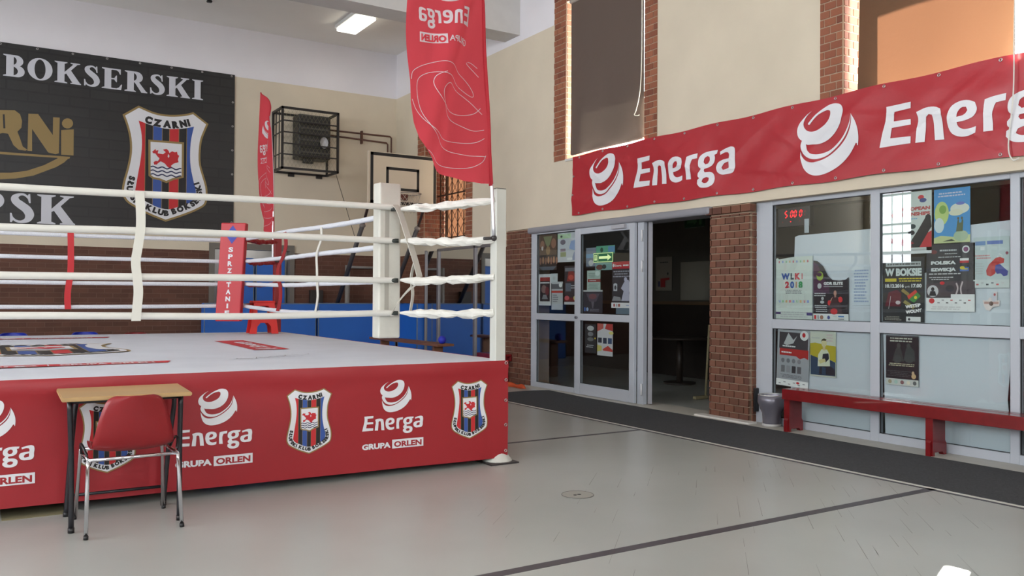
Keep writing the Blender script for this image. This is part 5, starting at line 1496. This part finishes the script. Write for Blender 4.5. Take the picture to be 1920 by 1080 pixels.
def boxer(cx, cy, s, skin=(150, 110, 92), vest=(60, 60, 66), glove=(196, 44, 44), aspect=1.0):
    k = aspect
    return [('p', [(cx - .22 * s * k, cy - .62 * s), (cx + .20 * s * k, cy - .62 * s), (cx + .22 * s * k, cy - .1 * s), (cx + .14 * s * k, cy + .12 * s), (cx - .16 * s * k, cy + .12 * s), (cx - .24 * s * k, cy - .12 * s)], vest),
            ('p', [(cx - .05 * s * k, cy + .08 * s), (cx + .06 * s * k, cy + .08 * s), (cx + .05 * s * k, cy + .2 * s), (cx - .04 * s * k, cy + .2 * s)], skin),
            ('e', cx, cy + .27 * s, .095 * s * k, .125 * s, skin),
            ('p', [(cx - .22 * s * k, cy + .05 * s), (cx - .15 * s * k, cy + .1 * s), (cx - .30 * s * k, cy - .2 * s), (cx - .38 * s * k, cy - .14 * s)], skin),
            ('p', [(cx + .16 * s * k, cy + .08 * s), (cx + .22 * s * k, cy + .0 * s), (cx + .36 * s * k, cy - .1 * s), (cx + .3 * s * k, cy + .04 * s)], skin),
            ('e', cx - .36 * s * k, cy - .17 * s, .11 * s * k, .12 * s, glove), ('e', cx + .33 * s * k, cy - .02 * s, .13 * s * k, .13 * s, glove)]
PX = 7.4365
# white backing sheets standing behind the posters
SHT = (206, 214, 220)
SX = 7.452
SB = dict(cat='backing sheet', name='backing_sheet')
poster('white backing sheet with a stepped top in the upper left pane', SX, 6.40, 5.19, 1.15, 2.10, SHT, [], outline=[(0, 0), (1, 0), (1, .98), (.25, .965), (.215, .95), (.205, .62), (.16, .5), (0, .48)], **SB)
poster('white backing sheet in the upper right pane beside the dark posters', SX, 5.09, 3.856, 1.15, 2.07, SHT, [], outline=[(0, 0), (1, 0), (1, 1), (.70, .98), (.70, .55), (0, .50)], **SB)
poster('white backing sheet filling the lower left pane', SX, 6.19, 5.19, .085, 1.06, SHT, [], outline=[(0, 0), (1, 0), (1, 1), (0, 1)], **SB)
poster('white backing sheet filling the lower right pane, right edge loose', SX, 5.08, 3.856, .085, 1.06, SHT, [], outline=[(.02, 0), (1, 0), (.965, .45), (.985, .8), (1, 1), (0, 1)], **SB)
# upper left pane
C = [(52, 92, 160), (52, 92, 160), (60, 60, 70), (196, 60, 66), (196, 120, 120)]
it = [('t', 'W', .15, .635, .39, .095, (60, 92, 160), .07), ('t', 'L', .41, .635, .50, .095, (70, 84, 90), .07), ('t', 'K', .53, .635, .68, .095, (196, 66, 72), .07), ('t', 'I', .71, .635, .74, .095, (206, 120, 120), .02),
      ('t', '2', .26, .50, .375, .10, (196, 60, 72), .06), ('t', '0', .40, .50, .51, .10, (56, 96, 168), .06), ('t', '1', .55, .50, .59, .10, (190, 150, 120), .02), ('t', '8', .63, .50, .74, .10, (60, 150, 92), .06),
      ('l', .25, .40, .75, .47, 3, GY), ('l', .1, .03, .9, .13, 3, LG), ('r', 0, .08, .14, .115, (80, 60, 110)), ('r', .85, .07, 1.0, .115, (70, 60, 120))]
cc = [(200, 120, 130), (130, 150, 200), (140, 190, 150), (200, 170, 120)]
for i in range(9):
    it.append(('r', .08 + .098 * i, .89, .115 + .098 * i, .925, cc[i % 4])); it.append(('r', .08 + .098 * i, .265, .13 + .098 * i, .305, cc[(i + 1) % 4]))
for i in range(5): it.append(('s', [(.05 + .17 * i, .20 + .03 * (i % 2)), (.12 + .17 * i, .33), (.10 + .17 * i, .44), (.2 + .17 * i, .5)], .012, (196, 206, 200)))
poster('white poster with colourful lettering and 2018 at the far left', PX, 6.383, 5.899, 1.16, 1.85, (206, 216, 208), it, outline=[(0, 0), (1, 0), (1, .99), (.45, .98), (.08, .95), (.05, .975), (0, .96)])
it = [('p', [(0, .98), (.12, .93), (.30, .70), (.46, .58), (.46, .45), (0, .45)], (78, 44, 70))]
it += [('e', .19, .74, .10, .075, (150, 176, 60)), ('e', .17, .765, .075, .035, (78, 44, 70)), ('r', .0, .0, 1, .12, WH), ('t', 'GDR ELITE', .30, .595, .84, .045, WH, .06), ('r', .30, .56, .84, .57, LG), ('e', .18, .575, .06, .045, LG),
       ('l', .02, .40, .45, .47, 2, LG), ('e', .27, .37, .04, .025, LG), ('e', .26, .31, .06, .025, LG), ('l', .04, .14, .44, .27, 4, LG)]
it += boxer(.63, .36, .36, (168, 128, 112), (70, 40, 44), (196, 50, 54), 1.25) + [('p', [(.42, .12), (.85, .12), (.78, .30), (.50, .30)], (60, 44, 48)), ('e', .60, .16, .10, .05, (180, 44, 50))]
it += [('r', .03, .03, .09, .095, RD), ('r', .13, .03, .16, .095, GY), ('e', .25, .06, .05, .035, (150, 110, 90)), ('e', .45, .06, .04, .03, (70, 80, 140)), ('r', .58, .07, .68, .085, LG), ('r', .72, .07, .88, .09, (60, 120, 180)), ('r', .72, .03, .88, .045, GY)]
poster('dark boxing poster with a torn curved top and a red gloved boxer', PX, 5.887, 5.458, 1.155, 1.79, (38, 35, 42), it, outline=[(0, 0), (1, 0), (1, .71), (.9, .67), (.75, .66), (.55, .67), (.42, .74), (.28, .90), (.12, .985), (0, 1)])
poster('plain white typed notice beside the torn poster', PX, 5.422, 5.204, 1.325, 1.71, (206, 216, 222), [('l', .1, .06, .9, .94, 11, (150, 166, 196))], cat='notice', name='notice')
# lower left pane
it = [('r', .06, .66, .95, .95, DG_), ('p', [(.2, .74), (.34, .94), (.5, .82), (.62, .9), (.5, .76), (.3, .72)], LG), ('e', .83, .91, .13, .085, WH), ('e', .82, .92, .05, .04, RD),
      ('t', 'I ZGORSEJ', .16, .685, .66, .035, WH, .03) if False else ('l', .16, .68, .66, .73, 1, WH), ('r', .08, .54, .97, .66, (178, 44, 40)), ('p', [(.6, .54), (.97, .54), (.97, .50), (.85, .53), (.72, .495)], (178, 44, 40)), ('l', .12, .57, .52, .62, 1, WH)]
for i in range(4):
    it += [('e', .19 + .17 * i, .45, .055, .04, GY), ('r', .14 + .17 * i, .24, .26 + .17 * i, .36, [(120, 122, 126), (150, 152, 156), (52, 52, 56), (90, 90, 94)][i])]
it += [('l', .1, .14, .9, .21, 3, (110, 112, 116)), ('r', .0, .0, 1, .115, WH), ('e', .68, .075, .05, .02, RD)] + [('r', .08 + .15 * i, .03 + .03 * (i % 2), .15 + .15 * i, .045 + .03 * (i % 2), GY) for i in range(6)]
poster('grey poster with a red band and rows of small pictures', PX, 6.365, 5.938, .435, 1.05, (166, 170, 174), it, rz=radians(-2))
it = [('p', [(0, .47), (.3, .40), (.6, .42), (1, .33), (1, .68), (.6, .70), (.2, .74), (0, .72)], (186, 172, 46)), ('p', [(.02, .03), (.98, .03), (.98, .33), (.6, .42), (.3, .41), (.02, .46)], (46, 70, 96)),
      ('p', [(.35, .0 + .05), (.47, .05), (.47, .22), (.62, .20), (.62, .05), (.98, .05), (.95, .18), (.80, .24), (.38, .24)], (40, 40, 52)),
      ('p', [(.30, .22), (.78, .24), (.76, .50), (.66, .60), (.45, .60), (.32, .48)], (216, 220, 196)), ('p', [(.5, .5), (.72, .52), (.74, .40), (.62, .32), (.48, .38)], (40, 42, 56)), ('p', [(.32, .36), (.40, .28), (.62, .34), (.58, .40), (.44, .38)], (206, 196, 140)),
      ('p', [(.50, .58), (.60, .58), (.60, .66), (.50, .66)], (216, 196, 150)), ('e', .55, .735, .105, .085, (214, 206, 160)), ('p', [(.43, .76), (.47, .82), (.55, .84), (.64, .82), (.68, .76), (.62, .79), (.48, .79)], (70, 64, 40)), ('l', .06, .82, .4, .87, 1, LG), ('l', .62, .76, .95, .95, 3, (206, 190, 190))]
poster('yellow and blue poster of a drawn boxer in a white vest', PX, 5.926, 5.608, .575, 1.05, (206, 212, 196), it)
# upper right pane
it = [('t', 'EUROPEAN', .35, .70, .97, .055, (188, 84, 84), .06), ('t', 'CHAMPIONSHIPS', .05, .615, .97, .055, (188, 84, 84), .06), ('t', 'WARSZAWA', .42, .555, .78, .025, (120, 170, 206), .02) if False else ('l', .42, .55, .80, .58, 1, (120, 170, 206)), ('e', .79, .90, .06, .035, (206, 60, 70)), ('e', .83, .85, .07, .035, (70, 84, 140)), ('r', .0, .0, 1, .045, WH),
      ('p', [(.55, .10), (1.0, .10), (1.0, .36), (.86, .30), (.70, .16)], (190, 44, 56)), ('p', [(.62, .10), (.76, .10), (.95, .36), (1.0, .42), (.98, .56), (.90, .60), (.84, .52), (.72, .36), (.55, .16)], (38, 38, 42)),
      ('e', .93, .57, .055, .05, (38, 38, 42)), ('e', .62, .44, .07, .04, (40, 60, 66)), ('e', .60, .34, .07, .04, (36, 34, 40)), ('p', [(.05, .27), (.5, .24), (.66, .17), (.5, .12), (.05, .22)], (160, 46, 60)), ('r', .58, .05, .9, .075, LG)]
poster('white championship poster with red lettering and a dark boxer', PX, 5.077, 4.575, 1.815, 2.40, (206, 214, 208), it, rz=radians(0))
it = [('p', [(0, 0), (1, 0), (1, .14), (.6, .10), (.2, .14), (0, .10)], (196, 206, 150)), ('e', .22, .55, .20, .22, (190, 210, 130)), ('e', .15, .33, .14, .14, (206, 220, 220)), ('e', .25, .62, .10, .08, (130, 170, 80)), ('e', .72, .62, .26, .10, (216, 220, 206)), ('e', .62, .55, .2, .06, (216, 216, 190)),
      ('e', .75, .12, .20, .10, (170, 190, 160)), ('p', [(.62, .20), (.66, .40), (.70, .42), (.70, .36), (.76, .36), (.78, .42), (.82, .40), (.80, .20)], (100, 110, 80)), ('e', .68, .44, .03, .025, (110, 104, 80)), ('e', .78, .44, .03, .025, (110, 104, 80)), ('l', .1, .84, .92, .94, 2, (206, 206, 222)), ('e', .74, .71, .12, .03, (110, 120, 190)), ('p', [(.25, .03), (.5, .07), (.6, .03)], (60, 70, 60))]
poster('bright blue and yellow watercolour poster at the top', PX, 4.553, 4.215, 1.90, 2.395, (76, 150, 206), it)
it = [('r', .08, .86, .92, .93, (176, 184, 184)), ('l', .1, .87, .9, .92, 1, (90, 92, 92)), ('t', 'W BOKSIE', .06, .72, .94, .115, (206, 216, 212), .06), ('r', .06, .625, .34, .675, YL), ('l', .36, .615, .95, .69, 2, YL), ('t', '10.12.2016', .07, .535, .52, .055, WH, .05), ('t', 'godz.', .55, .535, .67, .03, WH, .0), ('t', '17.00', .70, .535, .94, .055, WH, .05),
      ('p', [(.06, .24), (.45, .24), (.46, .44), (.36, .50), (.15, .46)], (104, 34, 48)), ('e', .38, .30, .06, .03, (200, 190, 190)), ('s', [(.15, .2), (.18, .3), (.2, .4)], .012, LG),
      ('p', [(.45, .48), (.62, .40), (.66, .44), (.50, .52)], (150, 130, 70)), ('p', [(.50, .30), (.74, .20), (.80, .24), (.55, .34)], (150, 140, 80)), ('p', [(.60, .40), (.80, .50), (.84, .46), (.64, .35)], (190, 60, 50)), ('p', [(.64, .35), (.84, .46), (.92, .40), (.76, .30)], (60, 130, 60)), ('e', .80, .38, .035, .025, YL),
      ('t', 'WSTĘP', .56, .21, .92, .05, WH, .06, .10), ('t', 'WOLNY', .57, .13, .95, .05, WH, .06, .10), ('l', .05, .02, .5, .09, 3, (130, 130, 120)), ('r', .58, .01, .92, .085, (200, 206, 204)), ('e', .65, .045, .03, .02, DG_)]
poster('black boxing gala poster reading W BOKSIE 10.12.2016', PX, 5.076, 4.646, 1.17, 1.785, (46, 48, 50), it)
it = [('e', .16, .885, .07, .03, (120, 60, 56)), ('l', .28, .88, .70, .93, 1, LG), ('l', .36, .84, .66, .87, 1, LG), ('e', .82, .91, .075, .055, WH), ('e', .82, .91, .05, .036, (130, 70, 110)), ('l', .2, .79, .8, .82, 1, LG), ('t', 'POLSKA', .10, .70, .62, .048, (216, 220, 218), .07), ('t', 'SZWECJA', .10, .60, .62, .048, (216, 220, 218), .07),
      ('r', .70, .745, .88, .78, WH), ('r', .70, .71, .88, .745, RD), ('r', .70, .59, .88, .65, BL), ('e', .75, .64, .05, .025, YL), ('r', .74, .615, .86, .63, YL), ('l', .05, .54, .92, .575, 1, LG), ('l', .05, .46, .6, .52, 2, LG),
      ('p', [(0, .22), (1, .22), (1, .44), (.8, .46), (.4, .44), (0, .40)], (70, 62, 66)), ('e', .14, .30, .12, .09, LG), ('e', .14, .33, .035, .03, BK), ('p', [(.06, .23), (.22, .23), (.19, .30), (.09, .30)], BK), ('e', .34, .42, .05, .025, RD), ('e', .5, .34, .09, .05, (44, 42, 50)), ('s', [(.62, .24), (.66, .34), (.63, .42)], .03, (176, 166, 166)), ('s', [(.74, .24), (.72, .34), (.76, .44)], .03, (176, 166, 166)),
      ('r', 0, 0, 1, .20, (210, 216, 214)), ('r', .52, .20, 1, .255, (206, 212, 210)), ('e', .12, .155, .06, .04, RD)] + [('r', .24 + .09 * i, .12 + .04 * (i % 2), .29 + .09 * i, .135 + .04 * (i % 2), [GY, GY, DG_, RD][i % 4]) for i in range(8)] + [('l', .05, .02, .9, .08, 2, LG)]
poster('dark match poster reading POLSKA SZWECJA with small flags', PX, 4.626, 4.172, 1.278, 1.892, (58, 58, 62), it)
it = [('r', .05, .84, .34, .92, (120, 150, 190)), ('r', .38, .85, .82, .92, (96, 120, 180)), ('r', .2, .74, .32, .81, WH), ('l', .03, .56, .55, .66, 2, (206, 140, 140)), ('l', .05, .26, .32, .5, 5, LG), ('s', [(.66, .62), (.74, .56), (.8, .62), (.72, .66)], .015, WH),
      ('p', [(.36, .34), (.44, .46), (.62, .58), (.74, .60), (.86, .56), (.84, .48), (.70, .46), (.66, .36), (.60, .27), (.48, .22), (.38, .25)], (190, 62, 58)), ('p', [(.62, .44), (.74, .46), (.86, .38), (.96, .32), (.94, .24), (.84, .22), (.76, .28), (.66, .27), (.60, .34)], (60, 70, 150)), ('e', .93, .67, .04, .03, (150, 70, 90)), ('r', 0, .0, 1, .16, (206, 214, 212))]
it += [('r', .08 + .14 * i, .05 + .03 * (i % 2), .15 + .14 * i, .08 + .03 * (i % 2), [(190, 90, 90), LG, DG_, GY][i % 4]) for i in range(6)]
poster('white poster with a red and a blue boxing glove', PX, 4.186, 3.874, 1.49, 1.935, (190, 204, 204), it)
poster('small cut out sticker on the right edge of the window', PX, 4.106, 3.955, 1.29, 1.456, (226, 214, 210), [('p', [(.52, .55), (.6, .95), (.78, .95), (.8, .6), (.7, .45)], (206, 206, 214)), ('r', .1, .36, .92, .48, (190, 150, 140)), ('e', .5, .38, .12, .12, (96, 70, 62)), ('e', .7, .85, .06, .07, (190, 90, 90))],
       outline=[(0, .55), (.08, .25), (.2, .05), (.4, 0), (.6, .2), (.95, .25), (1, .55), (.82, .55), (.85, 1), (.65, 1), (.6, .65), (.4, .7), (.3, .55)], cat='sticker', name='sticker')
# lower right pane
it = [('r', .0, .0, 1, .13, (200, 206, 200)), ('l', .05, .86, .97, .97, 2, (196, 196, 180)), ('p', [(.2, .48), (.30, .72), (.42, .82), (.50, .66), (.56, .48)], (58, 62, 62)), ('p', [(.55, .5), (.62, .74), (.72, .82), (.88, .70), (.90, .5)], (60, 66, 66)), ('e', .40, .80, .06, .05, (72, 74, 72)), ('e', .70, .80, .06, .05, (72, 74, 72)), ('e', .36, .52, .12, .08, (66, 72, 72)), ('e', .72, .54, .14, .08, (66, 72, 72)),
      ('l', .08, .38, .95, .45, 2, (196, 190, 160)), ('l', .05, .17, .8, .30, 4, (80, 78, 82)), ('e', .86, .20, .07, .05, (206, 176, 130)), ('e', .84, .26, .04, .04, (206, 176, 140))] + [('e', .13 + .19 * i, .065, .055, .04, [(170, 160, 130), (160, 190, 180), (130, 90, 90), (206, 200, 180), (90, 96, 96)][i]) for i in range(5)]
poster('black poster alone in the lower right pane above the bench', PX, 5.040, 4.703, .565, 1.04, (34, 30, 36), it)
# led timer behind the glass
t = thing('led_timer', 'black digital timer with red glowing digits behind the window', 'timer', (7.47, 6.19, 2.19))
MB().cbox(7.462, 7.53, 5.955, 6.385, 2.17, 2.38, mat('timer_case', (30, 26, 28), .4), b=.006).build('case', t)
LED = mat('led_red', (255, 24, 34), .4, emit=2.2); LEDD = mat('led_dim', (120, 14, 18), .4, emit=.25)
pr = Print()
SEG = {'5': 'afgcd', '0': 'abcdef', '1': 'bc'}
def digit(ch, x0, z0, w, h, m):
    s_ = {'a': ((0, h), (w, h)), 'b': ((w, h), (w, h / 2)), 'c': ((w, h / 2), (w, 0)), 'd': ((0, 0), (w, 0)), 'e': ((0, 0), (0, h / 2)), 'f': ((0, h / 2), (0, h)), 'g': ((0, h / 2), (w, h / 2))}
    for k in SEG[ch]:
        (a, b), (c, d) = s_[k]
        L = math.hypot(c - a, d - b); ux, uz = (c - a) / L, (d - b) / L
        pr.stroke([(x0 + a + ux * .006 + b * .12, z0 + b + uz * .006), (x0 + c - ux * .006 + d * .12, z0 + d - uz * .006)], .011, m)
for ch, x, m in (('5', .10, LED), ('0', .175, LED), ('0', .222, LED), ('0', .295, LED), ('1', .335, LEDD)): digit(ch, x, 2.272, .028, .068, m)
for x in (.07, .18, .30): pr.poly(ell(x, 2.225, .008, .006, 10), LED if x == .18 else LEDD)
pr.build('led_digits', lambda u, v, o: (7.4615 - o, 6.385 - u, v), t)
tag(MB().box(7.456, 7.459, 5.963, 6.02, 2.09, 2.24, mat('tape_white', (176, 186, 192), .6)).build('paper_tab'), 'narrow white paper tab standing above the backing sheet', 'paper')

# fixed light of the glazed door
DX = 7.333
it = [('r', 0, .42, 1, 1, (96, 72, 54)), ('p', [(.25, .95), (.75, .95), (.62, .72), (.5, .62), (.38, .74)], (130, 132, 96)), ('e', .2, .72, .12, .12, (150, 110, 88)), ('e', .82, .74, .13, .14, (150, 108, 84)), ('e', .52, .55, .12, .12, (150, 120, 84)), ('e', .2, .62, .05, .06, (206, 200, 196)), ('r', 0, .40, 1, .42, BK)]
it += [('e', .1 + .15 * i, .26 + .02 * (i % 2), .06, .10, [(140, 100, 80), (160, 120, 90)][i % 2]) for i in range(7)] + [('p', [(.0, .10), (1, .10), (.8, .0), (.2, .0)], (86, 92, 100))]
poster('brown group photo poster top left in the glazed door', DX, 10.93, 10.445, 1.80, 2.345, (64, 50, 44), it)
it = [('r', .0, .80, .70, .96, (176, 206, 166)), ('e', .2, .88, .06, .04, DG_), ('e', .28, .68, .14, .09, (120, 110, 120)), ('p', [(.6, .45), (.98, .35), (.98, .75), (.7, .7)], (150, 170, 206)), ('r', .15, .18, .45, .34, (150, 156, 110)), ('r', .15, .36, .42, .46, (150, 130, 140)), ('p', [(.72, .05), (1, .05), (1, .42), (.85, .3)], (140, 150, 180)), ('r', .5, .06, .78, .14, WH)]
poster('pale green and lilac leaflet at the top beside the group photo', DX, 10.425, 9.94, 1.91, 2.345, (196, 200, 204), it)
it = [('r', .10, .13, .90, .90, (46, 32, 36)), ('r', .10, .78, .90, .90, (150, 44, 36)), ('r', .12, .70, .88, .745, LG), ('e', .42, .52, .22, .13, (130, 100, 96)), ('e', .68, .46, .16, .14, (110, 40, 46)), ('p', [(.25, .2), (.75, .2), (.62, .34), (.38, .34)], GY)]
poster('white framed dark boxing flyer at the left door edge', DX, 10.925, 10.592, 1.26, 1.74, (206, 208, 208), it)
it = [('r', .0, .6, 1, .68, (186, 60, 46)), ('l', .08, .26, .6, .56, 4, GY), ('r', .62, .3, .9, .5, LG), ('r', .0, .74, 1, .92, (100, 102, 106)), ('e', .8, .88, .15, .08, WH)]
poster('narrow flyer with a red stripe, second from the left door edge', DX, 10.578, 10.285, 1.198, 1.62, (186, 190, 192), it)
poster('small blank white note above the narrow flyer', DX + .002, 10.608, 10.425, 1.60, 1.745, (196, 206, 206), [('e', .5, .5, .2, .2, LG)], cat='note', name='note')
it = [('p', [(.2, .6), (.8, .6), (.9, .72), (.7, .9), (.35, .88)], (140, 52, 44)), ('e', .55, .70, .22, .07, (190, 80, 66)), ('r', .05, .86, .95, .95, (120, 122, 128)), ('t', 'MMA', .35, .46, .95, .06, LG, .03) if False else ('l', .4, .40, .95, .52, 2, LG), ('r', .1, .34, .55, .55, (100, 108, 120)), ('r', 0, .08, 1, .18, (120, 36, 34)), ('e', .22, .17, .2, .06, (190, 90, 96)), ('e', .9, .17, .15, .06, (206, 190, 120)), ('r', 0, 0, 1, .07, (196, 196, 198))]
poster('dark red and grey boxing poster right in the fixed door light', DX, 10.245, 9.945, 1.28, 1.85, (60, 50, 54), it)
# closed leaf
LX = 7.2695
poster('green leaflet above the glowing arrow sign on the door', LX, 9.40, 8.99, 1.985, 2.10, (92, 160, 130), [('e', .3, .5, .08, .3, (40, 80, 60)), ('r', .65, .2, 1, .9, (90, 140, 176))])
t = thing('exit_sign', 'glowing green exit arrow sign on the glazed door', 'sign', (7.262, 9.23, 1.94))
MB().box(7.2565, 7.2605, 9.015, 9.448, 1.872, 2.004, mat('exit_pale_green', (186, 214, 150), .5, emit=.12)).build('sign_plate', t)
pr = Print(); G_ = mat('exit_green', (44, 110, 72), .5)
pr.rect(.012, .012, .10, .12, G_).rect(.112, .012, .421, .12, G_)
pl = mat('exit_glow', (214, 236, 170), .5, emit=.25)
pr.poly([(.13, .048), (.32, .048), (.32, .022), (.405, .066), (.32, .110), (.32, .084), (.13, .084)], pl, 1)
pr.poly([(.025, .03), (.085, .03), (.085, .105), (.025, .105)], pl, 1).poly([(.035, .04), (.075, .04), (.075, .095), (.035, .095)], G_, 2).poly(ell(.055, .08, .009, .011, 10), pl, 3).poly([(.045, .04), (.066, .04), (.062, .068), (.048, .068)], pl, 3)
pr.build('sign_symbol', lambda u, v, o: (7.2562 - o, 9.448 - u, 1.872 + v), t)
poster('pale teal leaflet below the glowing arrow sign', LX, 9.42, 9.02, 1.765, 1.868, (120, 160, 156), [('e', .25, .4, .2, .35, (110, 70, 62)), ('e', .5, .45, .12, .3, (60, 62, 60))])
poster('lilac grey leaflet half hidden behind the arrow sign', LX + .0016, 9.635, 9.405, 1.80, 2.085, (122, 132, 146), [('r', 0, .5, 1, .7, (120, 160, 190)), ('e', .5, .25, .25, .15, LG), ('r', 0, 0, 1, .08, BK)])
it = [('r', .05, .42, 1, .58, (150, 66, 62)), ('l', .15, .46, .7, .54, 1, LG), ('l', .1, .06, .9, .36, 4, (130, 150, 140)), ('e', .78, .85, .18, .12, (196, 214, 206)), ('l', .1, .64, .7, .9, 3, (130, 150, 140))]
poster('pale green leaflet with a faded red band on the door', LX, 9.607, 9.302, 1.482, 1.765, (166, 186, 176), it)
it = [('r', .0, .93, 1, 1, LG), ('p', [(.15, .85), (.85, .85), (.68, .5), (.32, .5)], (84, 76, 88)), ('e', .5, .72, .2, .12, (120, 76, 80)), ('p', [(.42, .5), (.58, .5), (.52, .2), (.48, .2)], (100, 96, 106)), ('r', .04, .08, .12, .24, BL), ('e', .22, .16, .06, .08, (150, 176, 210)), ('l', .35, .06, .95, .2, 2, (110, 112, 122))]
poster('black trophy poster with silver rim low on the door leaf', LX, 9.692, 9.252, 1.168, 1.49, (48, 46, 56), it)
it = [('r', 0, .84, 1, 1, (182, 34, 44)), ('t', 'Energa', .16, .89, .50, .055, WH, .02), ('e', .08, .92, .05, .04, WH), ('l', .55, .88, .98, .95, 1, WH), ('l', .03, .64, .97, .81, 3, (150, 152, 160)), ('p', [(.08, .34), (.28, .34), (.28, .50), (.18, .52), (.08, .50)], (190, 192, 196)), ('e', .18, .42, .06, .05, DG_),
      ('p', [(.5, .12), (.95, .12), (.9, .3), (.98, .46), (.88, .58), (.74, .60), (.62, .52), (.48, .40), (.62, .34)], (166, 168, 184)), ('e', .72, .60, .08, .05, (170, 172, 190)), ('p', [(0, .12), (.5, .12), (.45, .2), (.1, .23)], GY), ('r', -.03, -.04, 1, .08, (200, 204, 204)), ('r', .08, -.01, .17, .055, (150, 70, 70)), ('r', .24, -.01, .29, .055, GY), ('r', .33, -.01, .44, .055, (150, 80, 70)), ('r', .75, .02, .9, .03, BL)]
poster('dark boxing poster with a red header on the right of the door', LX, 9.045, 8.648, 1.27, 1.87, (52, 48, 54), it)
poster('grey blue strip of paper below the red header poster', LX, 8.96, 8.648, 1.165, 1.262, (96, 116, 130), [], cat='paper', name='paper_strip')
it = [('e', .5, .86, .3, .09, LG), ('e', .5, .66, .25, .08, GY), ('e', .5, .48, .28, .07, (110, 112, 112)), ('l', .12, .18, .9, .30, 2, LG), ('e', .9, .52, .06, .03, YL)]
poster('black leaflet in the lower half of the door leaf', LX, 9.650, 9.390, .605, 1.010, (46, 46, 50), it)
it = [('p', [(0, .75), (.4, .85), (.4, 1), (0, 1)], (196, 100, 90)), ('p', [(.5, .84), (1, .78), (1, 1), (.6, 1)], (190, 60, 56)), ('r', .05, .40, .30, .56, (50, 54, 66)), ('r', .38, .38, .62, .56, (52, 60, 80)), ('r', .70, .38, .95, .56, (60, 84, 120)), ('p', [(0, .12), (.3, .16), (.3, .3), (0, .34)], (206, 196, 110)), ('p', [(.35, .20), (.7, .32), (1, .2), (1, .14), (.4, .16)], (196, 70, 62)), ('e', .9, .72, .15, .05, (206, 200, 120))]
poster('red, yellow and white price leaflet low on the door leaf', LX, 9.365, 9.025, .585, 1.026, (206, 206, 208), it)
# lobby: framed poster, pale board, hanging exit sign
poster('framed red and white poster on the dim lobby wall', 10.46, 11.75, 11.32, 1.52, 2.13, (140, 134, 124), [('p', [(.3, .1), (.6, .1), (.6, .3), (.85, .32), (.85, .38), (.3, .36)], (150, 40, 44)), ('r', .15, .12, .28, .28, (60, 60, 96)), ('l', .2, .8, .85, .88, 1, DG_), ('e', .75, .5, .05, .04, DG_)])
poster('large pale board on the dim lobby wall', 10.46, 11.10, 9.9, 1.35, 2.02, (150, 146, 134), [], cat='board', name='pin_board')
t = thing('exit_sign', 'small dark green exit sign hanging inside the lobby doorway', 'sign', (8.3, 8.54, 2.38))
MB().box(8.29, 8.32, 8.36, 8.72, 2.36, 2.52, mat('exit_dark_green', (26, 62, 34), .4)).build('sign_plate', t)
MB().box(8.275, 8.335, 8.34, 8.74, 2.52, 2.56, mat('sign_case', (110, 112, 116), .4)).build('case', t)
pr = Print(); pr.poly([(.05, .06), (.18, .06), (.18, .03), (.25, .08), (.18, .13), (.18, .10), (.05, .10)], mat('sign_pale', (70, 110, 70), .5)); pr.rect(.28, .03, .33, .13, mat('sign_pale', (70, 110, 70), .5)); pr.build('sign_symbol', lambda u, v, o: (8.289 - o, 8.72 - u, 2.36 + v), t)
MB().cyl((8.305, 8.54, 2.56), .012, .19, DSTEEL, 8).build('hanger', t)
